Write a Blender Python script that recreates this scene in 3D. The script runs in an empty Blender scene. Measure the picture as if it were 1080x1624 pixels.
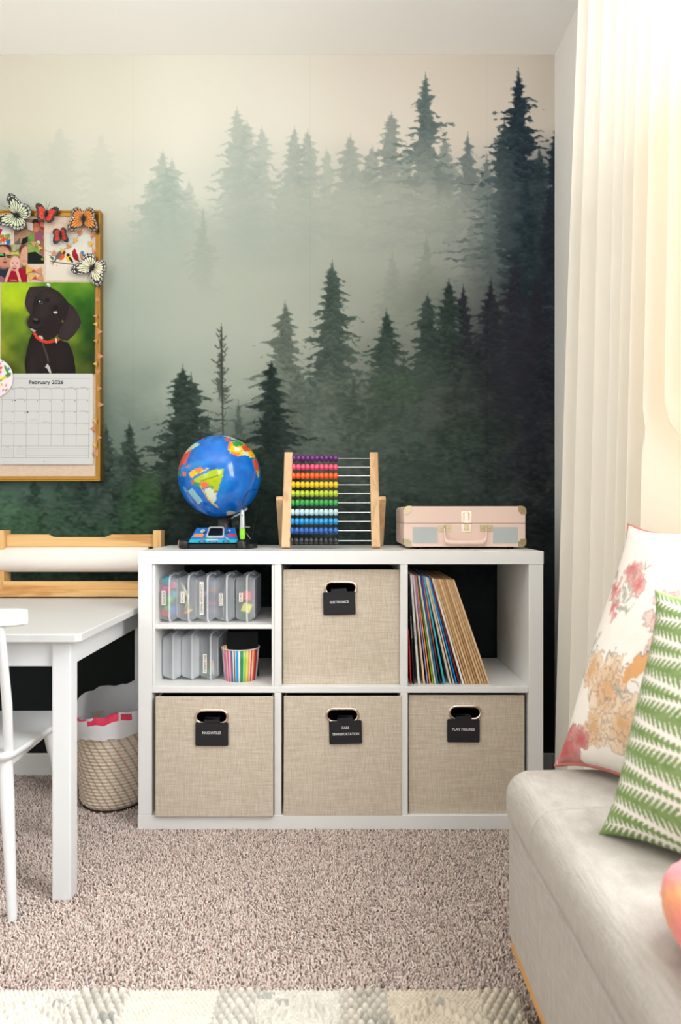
import bpy, bmesh, math, random
import numpy as np
from mathutils import Vector, Matrix, Euler

# ------------------------------------------------------------------ camera, world, lights, exposure
SC = bpy.context.scene
COL = SC.collection
F, CX, CY, EYE = 1119.0, 534.0, 815.0, 0.873      # focal length in pixels, vanishing point, eye height (m)


def P(px, py, Y):
    """point of the place seen at pixel (px,py) at distance Y from the camera"""
    return Vector(((px - CX) / F * Y, Y, EYE - (py - CY) / F * Y))


def XP(px, Y):
    return (px - CX) / F * Y


def ZP(py, Y):
    return EYE - (py - CY) / F * Y


cam_d = bpy.data.cameras.new('camera')
cam = bpy.data.objects.new('camera', cam_d)
COL.objects.link(cam)
cam.location = (0, 0, EYE)
cam.rotation_euler = (math.radians(90), 0, 0)
cam_d.sensor_width = 36.0
cam_d.sensor_fit = 'AUTO'
cam_d.lens = F / 1624.0 * 36.0
cam_d.shift_x = (540 - CX) / 1624.0
cam_d.shift_y = -(812 - CY) / 1624.0
cam_d.clip_start = 0.02
cam_d.dof.use_dof = True
cam_d.dof.focus_distance = 2.02
cam_d.dof.aperture_fstop = 4.5
SC.camera = cam

world = bpy.data.worlds.new('daylight')
SC.world = world
world.use_nodes = True
bg = world.node_tree.nodes['Background']
bg.inputs[0].default_value = (0.90, 0.95, 1.0, 1)
bg.inputs[1].default_value = 0.66


def area(name, loc, rot, sx, sy, watts, col):
    d = bpy.data.lights.new(name, 'AREA')
    d.shape = 'RECTANGLE'
    d.size, d.size_y, d.energy, d.color = sx, sy, watts, col
    o = bpy.data.objects.new(name, d)
    o.location, o.rotation_euler = loc, rot
    COL.objects.link(o)
    return o


# daylight through the window of the right wall, and through the windows of the room behind the viewer
area('window_daylight', (1.12, 0.72, 1.58), (0, math.radians(80), 0), 1.45, 1.30, 94, (0.97, 0.985, 1.0))
area('rear_window_daylight', (0.55, -2.6, 1.75), (math.radians(84), 0, math.radians(6)), 1.0, 1.1, 24, (0.97, 0.985, 1.0))
area('left_window_daylight', (-1.95, -0.5, 1.35), (math.radians(88), 0, math.radians(-52)), 1.2, 1.4, 13, (0.92, 0.97, 1.0))
area('ceiling_fill', (-0.3, 0.72, 1.62), (math.radians(180), 0, 0), 1.9, 0.5, 27, (0.98, 0.99, 1.0))  # added fill light out of view, aimed up to brighten the ceiling
SC.view_settings.view_transform = 'Standard'
SC.view_settings.look = 'None'
SC.view_settings.gamma = 1.0
SC.view_settings.exposure = 0.0
SC.view_settings.use_curve_mapping = False
SC.cycles.max_bounces = 8
SC.cycles.transparent_max_bounces = 24

# ------------------------------------------------------------------ helpers
RNG = np.random.default_rng(11)
random.seed(5)


def lin(c):
    c = np.asarray(c, float) / 255.0
    return np.where(c <= 0.04045, c / 12.92, ((c + 0.055) / 1.055) ** 2.4)


def rgba(c):
    return tuple(lin(c)) + (1.0,)


MATS = {}


def mat(name, c, rough=0.5, metal=0.0, spec=0.5, var=0.0, scale=20.0, stretch=(1, 1, 1), bump=0.0, bscale=None, sheen=0.0,
        c2=None, coat=0.0):
    """principled material; var mixes c with c2 (or a darker c) along a noise, bump adds relief"""
    if name in MATS:
        return MATS[name]
    m = bpy.data.materials.new(name)
    m.use_nodes = True
    nt = m.node_tree
    b = nt.nodes['Principled BSDF']
    b.inputs['Base Color'].default_value = rgba(c)
    b.inputs['Roughness'].default_value = rough
    b.inputs['Metallic'].default_value = metal
    b.inputs['Specular IOR Level'].default_value = spec
    b.inputs['Coat Weight'].default_value = coat
    if sheen:
        b.inputs['Sheen Weight'].default_value = sheen
    if var or bump:
        tc = nt.nodes.new('ShaderNodeTexCoord')
        mp = nt.nodes.new('ShaderNodeMapping')
        mp.inputs['Scale'].default_value = stretch
        nt.links.new(tc.outputs['Object'], mp.inputs[0])
        nz = nt.nodes.new('ShaderNodeTexNoise')
        nz.inputs['Scale'].default_value = scale
        nz.inputs['Detail'].default_value = 5
        nt.links.new(mp.outputs[0], nz.inputs['Vector'])
    if var:
        rp = nt.nodes.new('ShaderNodeValToRGB')
        rp.color_ramp.elements[0].position = 0.33
        rp.color_ramp.elements[1].position = 0.67
        d = c2 if c2 is not None else [v * (1 - var) for v in c]
        rp.color_ramp.elements[0].color = rgba(d)
        rp.color_ramp.elements[1].color = rgba(c)
        nt.links.new(nz.outputs['Fac'], rp.inputs[0])
        nt.links.new(rp.outputs[0], b.inputs['Base Color'])
    if bump:
        src = nz
        if bscale:
            src = nt.nodes.new('ShaderNodeTexNoise')
            src.inputs['Scale'].default_value = bscale
            src.inputs['Detail'].default_value = 3
            nt.links.new(mp.outputs[0], src.inputs['Vector'])
        bp = nt.nodes.new('ShaderNodeBump')
        bp.inputs['Strength'].default_value = bump
        bp.inputs['Distance'].default_value = 0.002
        nt.links.new(src.outputs['Fac'], bp.inputs['Height'])
        nt.links.new(bp.outputs[0], b.inputs['Normal'])
    MATS[name] = m
    return m


def mat_attr(name, rough=0.6, spec=0.3, bump=0.0, bscale=200, gain=1.0, sheen=0.0, trans=0.0):
    """printed / dyed surface: the base colour comes from the mesh's own colour attribute 'Col'"""
    if name in MATS:
        return MATS[name]
    m = bpy.data.materials.new(name)
    m.use_nodes = True
    nt = m.node_tree
    b = nt.nodes['Principled BSDF']
    a = nt.nodes.new('ShaderNodeAttribute')
    a.attribute_name = 'Col'
    nt.links.new(a.outputs['Color'], b.inputs['Base Color'])
    b.inputs['Roughness'].default_value = rough
    b.inputs['Specular IOR Level'].default_value = spec
    if sheen:
        b.inputs['Sheen Weight'].default_value = sheen
    if bump:
        tc = nt.nodes.new('ShaderNodeTexCoord')
        nz = nt.nodes.new('ShaderNodeTexNoise')
        nz.inputs['Scale'].default_value = bscale
        nt.links.new(tc.outputs['Object'], nz.inputs['Vector'])
        bp = nt.nodes.new('ShaderNodeBump')
        bp.inputs['Strength'].default_value = bump
        bp.inputs['Distance'].default_value = 0.002
        nt.links.new(nz.outputs['Fac'], bp.inputs['Height'])
        nt.links.new(bp.outputs[0], b.inputs['Normal'])
    MATS[name] = m
    return m


def mat_wood(name, c1, c2, axis=0, scale=9.0, rough=0.45):
    if name in MATS:
        return MATS[name]
    m = bpy.data.materials.new(name)
    m.use_nodes = True
    nt = m.node_tree
    b = nt.nodes['Principled BSDF']
    tc = nt.nodes.new('ShaderNodeTexCoord')
    mp = nt.nodes.new('ShaderNodeMapping')
    s = [14.0, 14.0, 14.0]
    s[axis] = 1.1
    mp.inputs['Scale'].default_value = s
    nt.links.new(tc.outputs['Object'], mp.inputs[0])
    nz = nt.nodes.new('ShaderNodeTexNoise')
    nz.inputs['Scale'].default_value = scale * 0.35
    nz.inputs['Detail'].default_value = 4
    nz.inputs['Distortion'].default_value = 0.8
    nt.links.new(mp.outputs[0], nz.inputs['Vector'])
    rp = nt.nodes.new('ShaderNodeValToRGB')
    e = rp.color_ramp.elements
    e[0].position, e[1].position = 0.36, 0.62
    e[0].color, e[1].color = rgba(c2), rgba(c1)
    k = e.new(0.48)
    k.color = tuple((np.array(rgba(c1)) * 0.8 + np.array(rgba(c2)) * 0.2))
    nt.links.new(nz.outputs['Fac'], rp.inputs[0])
    nt.links.new(rp.outputs[0], b.inputs['Base Color'])
    b.inputs['Roughness'].default_value = rough
    b.inputs['Specular IOR Level'].default_value = 0.35
    MATS[name] = m
    return m


def mat_weave(name, c1, c2, sx, sz, contrast=1.0, rough=0.85, bump=0.35, c3=None):
    """slubby linen: horizontal and vertical thread noises"""
    if name in MATS:
        return MATS[name]
    m = bpy.data.materials.new(name)
    m.use_nodes = True
    nt = m.node_tree
    b = nt.nodes['Principled BSDF']
    tc = nt.nodes.new('ShaderNodeTexCoord')

    def nz(sc):
        mp = nt.nodes.new('ShaderNodeMapping')
        mp.inputs['Scale'].default_value = sc
        nt.links.new(tc.outputs['Object'], mp.inputs[0])
        n = nt.nodes.new('ShaderNodeTexNoise')
        n.inputs['Scale'].default_value = 1.0
        n.inputs['Detail'].default_value = 3
        nt.links.new(mp.outputs[0], n.inputs['Vector'])
        return n
    h = nz((sx[0], sx[0], sx[1]))
    v = nz((sz[0], sz[0], sz[1]))
    mx = nt.nodes.new('ShaderNodeMath')
    mx.operation = 'ADD'
    nt.links.new(h.outputs['Fac'], mx.inputs[0])
    nt.links.new(v.outputs['Fac'], mx.inputs[1])
    mr = nt.nodes.new('ShaderNodeMapRange')
    mr.inputs['From Min'].default_value = 1.0 - 0.22 / contrast
    mr.inputs['From Max'].default_value = 1.0 + 0.22 / contrast
    nt.links.new(mx.outputs[0], mr.inputs['Value'])
    rp = nt.nodes.new('ShaderNodeValToRGB')
    rp.color_ramp.elements[0].color = rgba(c2)
    rp.color_ramp.elements[1].color = rgba(c1)
    nt.links.new(mr.outputs[0], rp.inputs[0])
    nt.links.new(rp.outputs[0], b.inputs['Base Color'])
    bp = nt.nodes.new('ShaderNodeBump')
    bp.inputs['Strength'].default_value = bump
    bp.inputs['Distance'].default_value = 0.0015
    nt.links.new(mr.outputs[0], bp.inputs['Height'])
    nt.links.new(bp.outputs[0], b.inputs['Normal'])
    b.inputs['Roughness'].default_value = rough
    b.inputs['Specular IOR Level'].default_value = 0.2
    MATS[name] = m
    return m


def mat_plastic_film(name, c, trans=0.55, rough=0.25):
    """clear-ish polypropylene: part see-through, part milky, slightly glossy"""
    if name in MATS:
        return MATS[name]
    m = bpy.data.materials.new(name)
    m.use_nodes = True
    nt = m.node_tree
    out = nt.nodes['Material Output']
    nt.nodes.remove(nt.nodes['Principled BSDF'])
    t = nt.nodes.new('ShaderNodeBsdfTransparent')
    d = nt.nodes.new('ShaderNodeBsdfDiffuse')
    d.inputs[0].default_value = rgba(c)
    l = nt.nodes.new('ShaderNodeBsdfTranslucent')
    l.inputs[0].default_value = rgba(c)
    g = nt.nodes.new('ShaderNodeBsdfGlossy')
    g.inputs['Roughness'].default_value = rough
    m1 = nt.nodes.new('ShaderNodeMixShader')
    m1.inputs[0].default_value = 0.2
    nt.links.new(d.outputs[0], m1.inputs[1])
    nt.links.new(l.outputs[0], m1.inputs[2])
    m2 = nt.nodes.new('ShaderNodeMixShader')
    m2.inputs[0].default_value = trans
    nt.links.new(m1.outputs[0], m2.inputs[1])
    nt.links.new(t.outputs[0], m2.inputs[2])
    m3 = nt.nodes.new('ShaderNodeMixShader')
    m3.inputs[0].default_value = 0.07
    nt.links.new(m2.outputs[0], m3.inputs[1])
    nt.links.new(g.outputs[0], m3.inputs[2])
    nt.links.new(m3.outputs[0], out.inputs[0])
    MATS[name] = m
    return m


def mat_cloth_translucent(name, c, ct, fac):
    if name in MATS:
        return MATS[name]
    m = bpy.data.materials.new(name)
    m.use_nodes = True
    nt = m.node_tree
    out = nt.nodes['Material Output']
    nt.nodes.remove(nt.nodes['Principled BSDF'])
    d = nt.nodes.new('ShaderNodeBsdfDiffuse')
    d.inputs[0].default_value = rgba(c)
    l = nt.nodes.new('ShaderNodeBsdfTranslucent')
    l.inputs[0].default_value = rgba(ct)
    m1 = nt.nodes.new('ShaderNodeMixShader')
    m1.inputs[0].default_value = fac
    nt.links.new(d.outputs[0], m1.inputs[1])
    nt.links.new(l.outputs[0], m1.inputs[2])
    nt.links.new(m1.outputs[0], out.inputs[0])
    MATS[name] = m
    return m


def tag(o, label, cat, group=None, kind=None):
    o['label'], o['category'] = label, cat
    if group:
        o['group'] = group
    if kind:
        o['kind'] = kind
    return o


def empty(name, loc, label, cat, group=None, rot=(0, 0, 0)):
    o = bpy.data.objects.new(name, None)
    o.empty_display_size = 0.03
    o.location, o.rotation_euler = loc, rot
    COL.objects.link(o)
    return tag(o, label, cat, group)


def origin_of(o):
    v = Vector((0, 0, 0))
    while o is not None:
        v = v + Vector(o.location)
        o = o.parent
    return v


TEXT_CACHE = {}


def text_mesh(s, bold=0.0):
    if (s, bold) in TEXT_CACHE:
        return TEXT_CACHE[(s, bold)]
    cu = bpy.data.curves.new('lettering', 'FONT')
    cu.body = s
    cu.align_x, cu.align_y = 'CENTER', 'CENTER'
    cu.size = 1.0
    cu.resolution_u = 3
    cu.offset = bold
    ob = bpy.data.objects.new('lettering', cu)
    COL.objects.link(ob)
    dg = bpy.context.evaluated_depsgraph_get()
    me = bpy.data.meshes.new_from_object(ob.evaluated_get(dg))
    vs = [tuple(v.co) for v in me.vertices]
    fs = [tuple(p.vertices) for p in me.polygons]
    bpy.data.objects.remove(ob)
    bpy.data.curves.remove(cu)
    bpy.data.meshes.remove(me)
    TEXT_CACHE[(s, bold)] = (vs, fs)
    return vs, fs


class MB:
    """collects shapes in world (or local) coordinates and links them as ONE mesh object"""

    def __init__(s):
        s.v, s.f, s.mi, s.sm, s.col = [], [], [], [], None

    def add(s, vs, fs, mi=0, smooth=False):
        o = len(s.v)
        s.v.extend([tuple(v) for v in vs])
        for f in fs:
            s.f.append(tuple(i + o for i in f))
            s.mi.append(mi)
            s.sm.append(smooth)
        return s

    def box(s, x0, x1, y0, y1, z0, z1, mi=0):
        vs = [(x, y, z) for z in (z0, z1) for y in (y0, y1) for x in (x0, x1)]
        return s.add(vs, [(0, 2, 3, 1), (4, 5, 7, 6), (0, 1, 5, 4), (2, 6, 7, 3), (0, 4, 6, 2), (1, 3, 7, 5)], mi)

    def bar(s, a, b, w, d, mi=0, up=(0, 0, 1)):
        """rectangular bar from a to b"""
        a, b = Vector(a), Vector(b)
        t = (b - a).normalized()
        u = t.cross(Vector(up))
        if u.length < 1e-4:
            u = t.cross(Vector((0, 1, 0)))
        u.normalize()
        w2 = u.cross(t).normalized()
        vs = []
        for p in (a, b):
            for du, dw in ((-1, -1), (1, -1), (1, 1), (-1, 1)):
                vs.append(p + u * du * w / 2 + w2 * dw * d / 2)
        return s.add(vs, [(0, 1, 2, 3), (7, 6, 5, 4), (0, 4, 5, 1), (1, 5, 6, 2), (2, 6, 7, 3), (3, 7, 4, 0)], mi)

    def loft(s, rings, mi=0, smooth=True, cap=True, closed=True):
        n = len(rings[0])
        vs = [p for r in rings for p in r]
        fs = []
        for i in range(len(rings) - 1):
            for j in range(n if closed else n - 1):
                k = (j + 1) % n
                fs.append((i * n + j, i * n + k, (i + 1) * n + k, (i + 1) * n + j))
        s.add(vs, fs, mi, smooth)
        if cap:
            s.add(rings[0], [tuple(range(n))[::-1]], mi, False)
            s.add(rings[-1], [tuple(range(n))], mi, False)
        return s

    def tube(s, pts, r, n=8, mi=0, cap=True, loop=False):
        pts = [Vector(p) for p in pts]
        rs = r if isinstance(r, (list, tuple)) else [r] * len(pts)
        rings = []
        u = None
        for i, p in enumerate(pts):
            if loop:
                t = pts[(i + 1) % len(pts)] - pts[i - 1]
            else:
                t = pts[min(i + 1, len(pts) - 1)] - pts[max(i - 1, 0)]
            t.normalize()
            if u is None:
                u = t.cross(Vector((0, 0, 1)))
                if u.length < 1e-3:
                    u = t.cross(Vector((0, 1, 0)))
            u = (u - t * u.dot(t)).normalized()
            w = t.cross(u)
            rings.append([p + (u * math.cos(a) + w * math.sin(a)) * rs[i] for a in [2 * math.pi * k / n for k in range(n)]])
        if loop:
            rings.append(rings[0])
            cap = False
        return s.loft(rings, mi, True, cap)

    def lathe(s, prof, c=(0, 0, 0), n=32, mi=0, axis='z', smooth=True, cap=False):
        rings = []
        for r, h in prof:
            ring = []
            for k in range(n):
                a = 2 * math.pi * k / n
                if axis == 'z':
                    ring.append((c[0] + r * math.cos(a), c[1] + r * math.sin(a), c[2] + h))
                elif axis == 'x':
                    ring.append((c[0] + h, c[1] + r * math.cos(a), c[2] + r * math.sin(a)))
                else:
                    ring.append((c[0] + r * math.cos(a), c[1] + h, c[2] + r * math.sin(a)))
            rings.append(ring)
        return s.loft(rings, mi, smooth, cap)

    def ball(s, c, rx, ry, rz, n=16, m=10, mi=0):
        rings = []
        for i in range(m + 1):
            a = math.pi * i / m
            rr = max(math.sin(a), 1e-3)
            rings.append([(c[0] + rx * rr * math.cos(2 * math.pi * k / n), c[1] + ry * rr * math.sin(2 * math.pi * k / n),
                           c[2] - rz * math.cos(a)) for k in range(n)])
        return s.loft(rings, mi, True, False)

    def prism(s, poly, o, u, v, depth, mi=0, smooth_side=False):
        """2-D polygon in the plane (o;u,v), thickened by depth along u x v"""
        o, u, v = Vector(o), Vector(u), Vector(v)
        w = u.cross(v).normalized() * depth
        a = [o + u * p[0] + v * p[1] for p in poly]
        b = [p + w for p in a]
        n = len(poly)
        s.add(a, [tuple(range(n))[::-1]], mi)
        s.add(b, [tuple(range(n))], mi)
        s.add(a + b, [(i, (i + 1) % n, n + (i + 1) % n, n + i) for i in range(n)], mi, smooth_side)
        return s

    def flat(s, poly, o, u, v, mi=0):
        o, u, v = Vector(o), Vector(u), Vector(v)
        return s.add([o + u * p[0] + v * p[1] for p in poly], [tuple(range(len(poly)))], mi)

    def text(s, string, o, u, v, size, mi=0, fit=None, bold=0.0):
        """flat printed lettering centred on o, reading along u, up along v"""
        vs, fs = text_mesh(string, bold)
        xs = [p[0] for p in vs]
        w = max(xs) - min(xs)
        k = size if fit is None else fit / w
        ky = size
        xc = (max(xs) + min(xs)) / 2
        ys = [p[1] for p in vs]
        yc = (max(ys) + min(ys)) / 2
        o, u, v = Vector(o), Vector(u), Vector(v)
        return s.add([o + u * (p[0] - xc) * k + v * (p[1] - yc) * ky for p in vs], fs, mi)

    def grid(s, pts, mi=0, smooth=True, flip=False):
        """rows of points"""
        m, n = len(pts), len(pts[0])
        fs = []
        for i in range(m - 1):
            for j in range(n - 1):
                q = (i * n + j, i * n + j + 1, (i + 1) * n + j + 1, (i + 1) * n + j)
                fs.append(q[::-1] if flip else q)
        return s.add([p for r in pts for p in r], fs, mi, smooth)

    def build(s, name, mats, parent=None, org=None, bevel=0.0, seg=2, local=False, solid=0.0, label=None, ang=40):
        me = bpy.data.meshes.new(name)
        o0 = Vector((0, 0, 0))
        if not local:
            if parent is not None:
                o0 = origin_of(parent)
            elif org is not None:
                o0 = Vector(org)
        vs = [(v[0] - o0.x, v[1] - o0.y, v[2] - o0.z) for v in s.v]
        me.from_pydata(vs, [], s.f)
        mats = mats if isinstance(mats, (list, tuple)) else [mats]
        for m in mats:
            me.materials.append(m)
        me.polygons.foreach_set('material_index', s.mi)
        me.polygons.foreach_set('use_smooth', s.sm)
        if s.col is not None:
            ca = me.color_attributes.new('Col', 'FLOAT_COLOR', 'POINT')
            ca.data.foreach_set('color', np.concatenate([s.col, np.ones((len(s.col), 1))], 1).astype(np.float32).ravel())
        me.update()
        ob = bpy.data.objects.new(name, me)
        COL.objects.link(ob)
        if parent is not None:
            ob.parent = parent
        elif org is not None:
            ob.location = org
        if solid:
            md = ob.modifiers.new('solid', 'SOLIDIFY')
            md.thickness = solid
        if bevel:
            bm = bmesh.new()
            bm.from_mesh(me)
            bmesh.ops.remove_doubles(bm, verts=bm.verts, dist=1e-6)
            bmesh.ops.recalc_face_normals(bm, faces=bm.faces)
            bm.to_mesh(me)
            bm.free()
            md = ob.modifiers.new('bevel', 'BEVEL')
            md.width, md.segments, md.limit_method, md.angle_limit = bevel, seg, 'ANGLE', math.radians(ang)
            md.harden_normals = False
        if label:
            ob['label'] = label
        return ob


def struct(o):
    o['kind'] = 'structure'
    return o


def rrect(w, h, r, n=5):
    """rounded rectangle centred on 0"""
    pts = []
    for cx, cy, a0 in ((w / 2 - r, h / 2 - r, 0), (-w / 2 + r, h / 2 - r, 90), (-w / 2 + r, -h / 2 + r, 180), (w / 2 - r, -h / 2 + r, 270)):
        for k in range(n + 1):
            a = math.radians(a0 + 90 * k / n)
            pts.append((cx + r * math.cos(a), cy + r * math.sin(a)))
    return pts


def vnoise(h, w, cell, rng, octaves=4, persist=0.5):
    """smooth value noise in 0..1"""
    out = np.zeros((h, w))
    amp, tot = 1.0, 0.0
    cy, cx = (cell, cell) if np.isscalar(cell) else cell
    for o in range(octaves):
        gh, gw = int(h / cy) + 3, int(w / cx) + 3
        g = rng.random((gh, gw))
        y = np.arange(h) / cy
        x = np.arange(w) / cx
        yi, xi = y.astype(int), x.astype(int)
        fy, fx = y - yi, x - xi
        fy = (fy * fy * (3 - 2 * fy))[:, None]
        fx = (fx * fx * (3 - 2 * fx))[None, :]
        a = g[yi][:, xi] * (1 - fx) + g[yi][:, xi + 1] * fx
        b = g[yi + 1][:, xi] * (1 - fx) + g[yi + 1][:, xi + 1] * fx
        out += amp * (a * (1 - fy) + b * fy)
        tot += amp
        amp *= persist
        cy, cx = max(cy / 2, 1.0), max(cx / 2, 1.0)
    return out / tot


class Canvas:
    """a printed sheet: colours (sRGB 0..255) on a regular grid, drawn in the sheet's own units"""

    def __init__(s, x0, y0, x1, y1, res, bgc):
        s.x0, s.y0, s.res = x0, y0, res
        s.w, s.h = int(round((x1 - x0) * res)) + 1, int(round((y1 - y0) * res)) + 1
        s.a = np.empty((s.h, s.w, 3))
        s.a[:] = bgc
        s.X = x0 + np.arange(s.w) / res
        s.Y = y0 + np.arange(s.h) / res
        s.XX, s.YY = np.meshgrid(s.X, s.Y)

    def blend(s, al, c):
        s.a += al[..., None] * (np.asarray(c, float) - s.a)

    def ell(s, cx, cy, rx, ry, c, rot=0, soft=0.15, alpha=1.0):
        t = math.radians(rot)
        dx, dy = s.XX - cx, s.YY - cy
        u = (dx * math.cos(t) + dy * math.sin(t)) / rx
        v = (-dx * math.sin(t) + dy * math.cos(t)) / ry
        d = np.sqrt(u * u + v * v)
        s.blend(alpha * np.clip((1 + soft / 2 - d) / soft, 0, 1), c)

    def poly(s, pts, c, alpha=1.0, soft=None):
        """anti-aliased polygon by signed distance"""
        soft = soft or 1.0 / s.res
        ins = np.zeros(s.XX.shape, bool)
        dmin = np.full(s.XX.shape, 1e9)
        n = len(pts)
        for i in range(n):
            (xa, ya), (xb, yb) = pts[i], pts[(i + 1) % n]
            cond = (ya > s.YY) != (yb > s.YY)
            with np.errstate(divide='ignore', invalid='ignore'):
                xi = (xb - xa) * (s.YY - ya) / ((yb - ya) if yb != ya else 1e-9) + xa
            ins ^= cond & (s.XX < xi)
            L2 = (xb - xa) ** 2 + (yb - ya) ** 2 + 1e-12
            t = np.clip(((s.XX - xa) * (xb - xa) + (s.YY - ya) * (yb - ya)) / L2, 0, 1)
            dmin = np.minimum(dmin, np.hypot(s.XX - xa - t * (xb - xa), s.YY - ya - t * (yb - ya)))
        sd = np.where(ins, dmin, -dmin)
        s.blend(alpha * np.clip(sd / soft + 0.5, 0, 1), c)

    def line(s, pts, w, c, alpha=1.0, soft=None):
        soft = soft or 1.0 / s.res
        d = np.full(s.XX.shape, 1e9)
        for (xa, ya), (xb, yb) in zip(pts[:-1], pts[1:]):
            L2 = (xb - xa) ** 2 + (yb - ya) ** 2 + 1e-12
            t = np.clip(((s.XX - xa) * (xb - xa) + (s.YY - ya) * (yb - ya)) / L2, 0, 1)
            d = np.minimum(d, np.hypot(s.XX - xa - t * (xb - xa), s.YY - ya - t * (yb - ya)))
        s.blend(alpha * np.clip((w / 2 - d) / soft + 0.5, 0, 1), c)

    def mb(s, func, gain=1.0):
        """sheet mesh; func(X,Y arrays) -> three arrays of coordinates"""
        x, y, z = func(s.XX, s.YY)
        m = MB()
        m.v = list(zip(x.ravel().tolist(), y.ravel().tolist(), z.ravel().tolist()))
        i = np.arange(s.h * s.w).reshape(s.h, s.w)
        q = np.stack([i[:-1, :-1], i[1:, :-1], i[1:, 1:], i[:-1, 1:]], -1).reshape(-1, 4)
        m.f = [tuple(t) for t in q.tolist()]
        m.mi = [0] * len(m.f)
        m.sm = [True] * len(m.f)
        m.col = np.clip(lin(np.clip(s.a, 0, 255)) * gain, 0, 1).reshape(-1, 3)
        return m


def spline(pts, n=8):
    """Catmull-Rom through points"""
    pts = [Vector(p) for p in pts]
    out = []
    for i in range(len(pts) - 1):
        p0, p1, p2, p3 = pts[max(i - 1, 0)], pts[i], pts[i + 1], pts[min(i + 2, len(pts) - 1)]
        for k in range(n):
            t = k / n
            out.append(0.5 * ((2 * p1) + (p2 - p0) * t + (2 * p0 - 5 * p1 + 4 * p2 - p3) * t * t + (3 * p1 - p0 - 3 * p2 + p3) * t ** 3))
    out.append(pts[-1])
    return out


# common materials
WHITE = mat('white_lacquer', (238, 238, 236), rough=0.38, spec=0.4)
WHITE_PAINT = mat('white_satin_paint', (228, 230, 231), rough=0.35, spec=0.45)
WALL_PAINT = mat('wall_paint', (236, 234, 228), rough=0.9, spec=0.1)
CEIL_PAINT = mat('ceiling_paint', (243, 241, 236), rough=0.95, spec=0.05)
TRIM = mat('trim_paint', (236, 236, 234), rough=0.4)
BLACK_PL = mat('black_plastic', (16, 16, 18), rough=0.3, spec=0.5)
DARK = mat('dark_lining', (52, 48, 46), rough=0.9)
GOLD = mat('gold_metal', (168, 124, 54), rough=0.38, metal=0.8)
ROSE = mat('rose_gold_metal', (238, 220, 206), rough=0.2, metal=1.0)
CHROME = mat('steel_rod', (205, 205, 208), rough=0.2, metal=1.0)
PAPER = mat('white_paper', (232, 228, 220), rough=0.9, spec=0.1)
INK = mat('black_ink', (35, 35, 38), rough=0.7)
WHITE_INK = mat('white_ink', (232, 232, 232), rough=0.7)
# ------------------------------------------------------------------ the room
WY, WX, CEILZ = 2.36, 0.729, 2.409
LX, RY = -2.05, -0.9       # left wall, near end of the floor that is built
FZ = -0.006

struct(MB().box(LX - 0.1, WX + 0.1, RY - 2.4, WY + 0.1, FZ - 0.1, FZ).build('floor', mat('carpet_backing', (150, 130, 118), rough=1.0, spec=0), org=(0, 0, 0)))
struct(MB().box(LX - 0.1, WX + 0.1, RY - 2.4, WY + 0.1, CEILZ, CEILZ + 0.1).build('ceiling', CEIL_PAINT, org=(0, 0, CEILZ)))
struct(MB().box(LX - 0.1, LX, RY - 2.4, WY, FZ, CEILZ).build('wall_left', WALL_PAINT, org=(LX, 0, 0)))
# right wall with its window opening
WA, WB, WZ0, WZ1 = 0.12, 1.46, 0.66, 2.12
m = MB()
m.box(WX, WX + 0.14, RY - 2.4, WA, FZ, CEILZ)
m.box(WX, WX + 0.14, WB, WY, FZ, CEILZ)
m.box(WX, WX + 0.14, WA, WB, FZ, WZ0)
m.box(WX, WX + 0.14, WA, WB, WZ1, CEILZ)
struct(m.build('wall_right', WALL_PAINT, org=(WX, 0, 0)))
m = MB()
for a, b in ((WA, WA + 0.05), (WB - 0.05, WB), ((WA + WB) / 2 - 0.02, (WA + WB) / 2 + 0.02)):
    m.box(WX + 0.07, WX + 0.11, a, b, WZ0, WZ1)
for a, b in ((WZ0, WZ0 + 0.05), (WZ1 - 0.05, WZ1), (1.37, 1.41)):
    m.box(WX + 0.07, WX + 0.11, WA, WB, a, b)
struct(m.build('window_1', TRIM, org=(WX + 0.09, WA, WZ0)))


def baseboard(name, x0, x1, y0, y1):
    m = MB()
    m.box(x0, x1, y0, y1, FZ, 0.075)
    return struct(m.build(name, TRIM, org=(x0, y0, 0), bevel=0.004))


baseboard('baseboard_back', LX, WX, WY - 0.012, WY)
baseboard('baseboard_right', WX - 0.012, WX, RY, WY - 0.012)

# ---- forest wallpaper: painted on the back wall itself (colour attribute of the wall's own grid)
MX0, MX1, MY0, MY1 = -440, 879, 87, 1236


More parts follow.
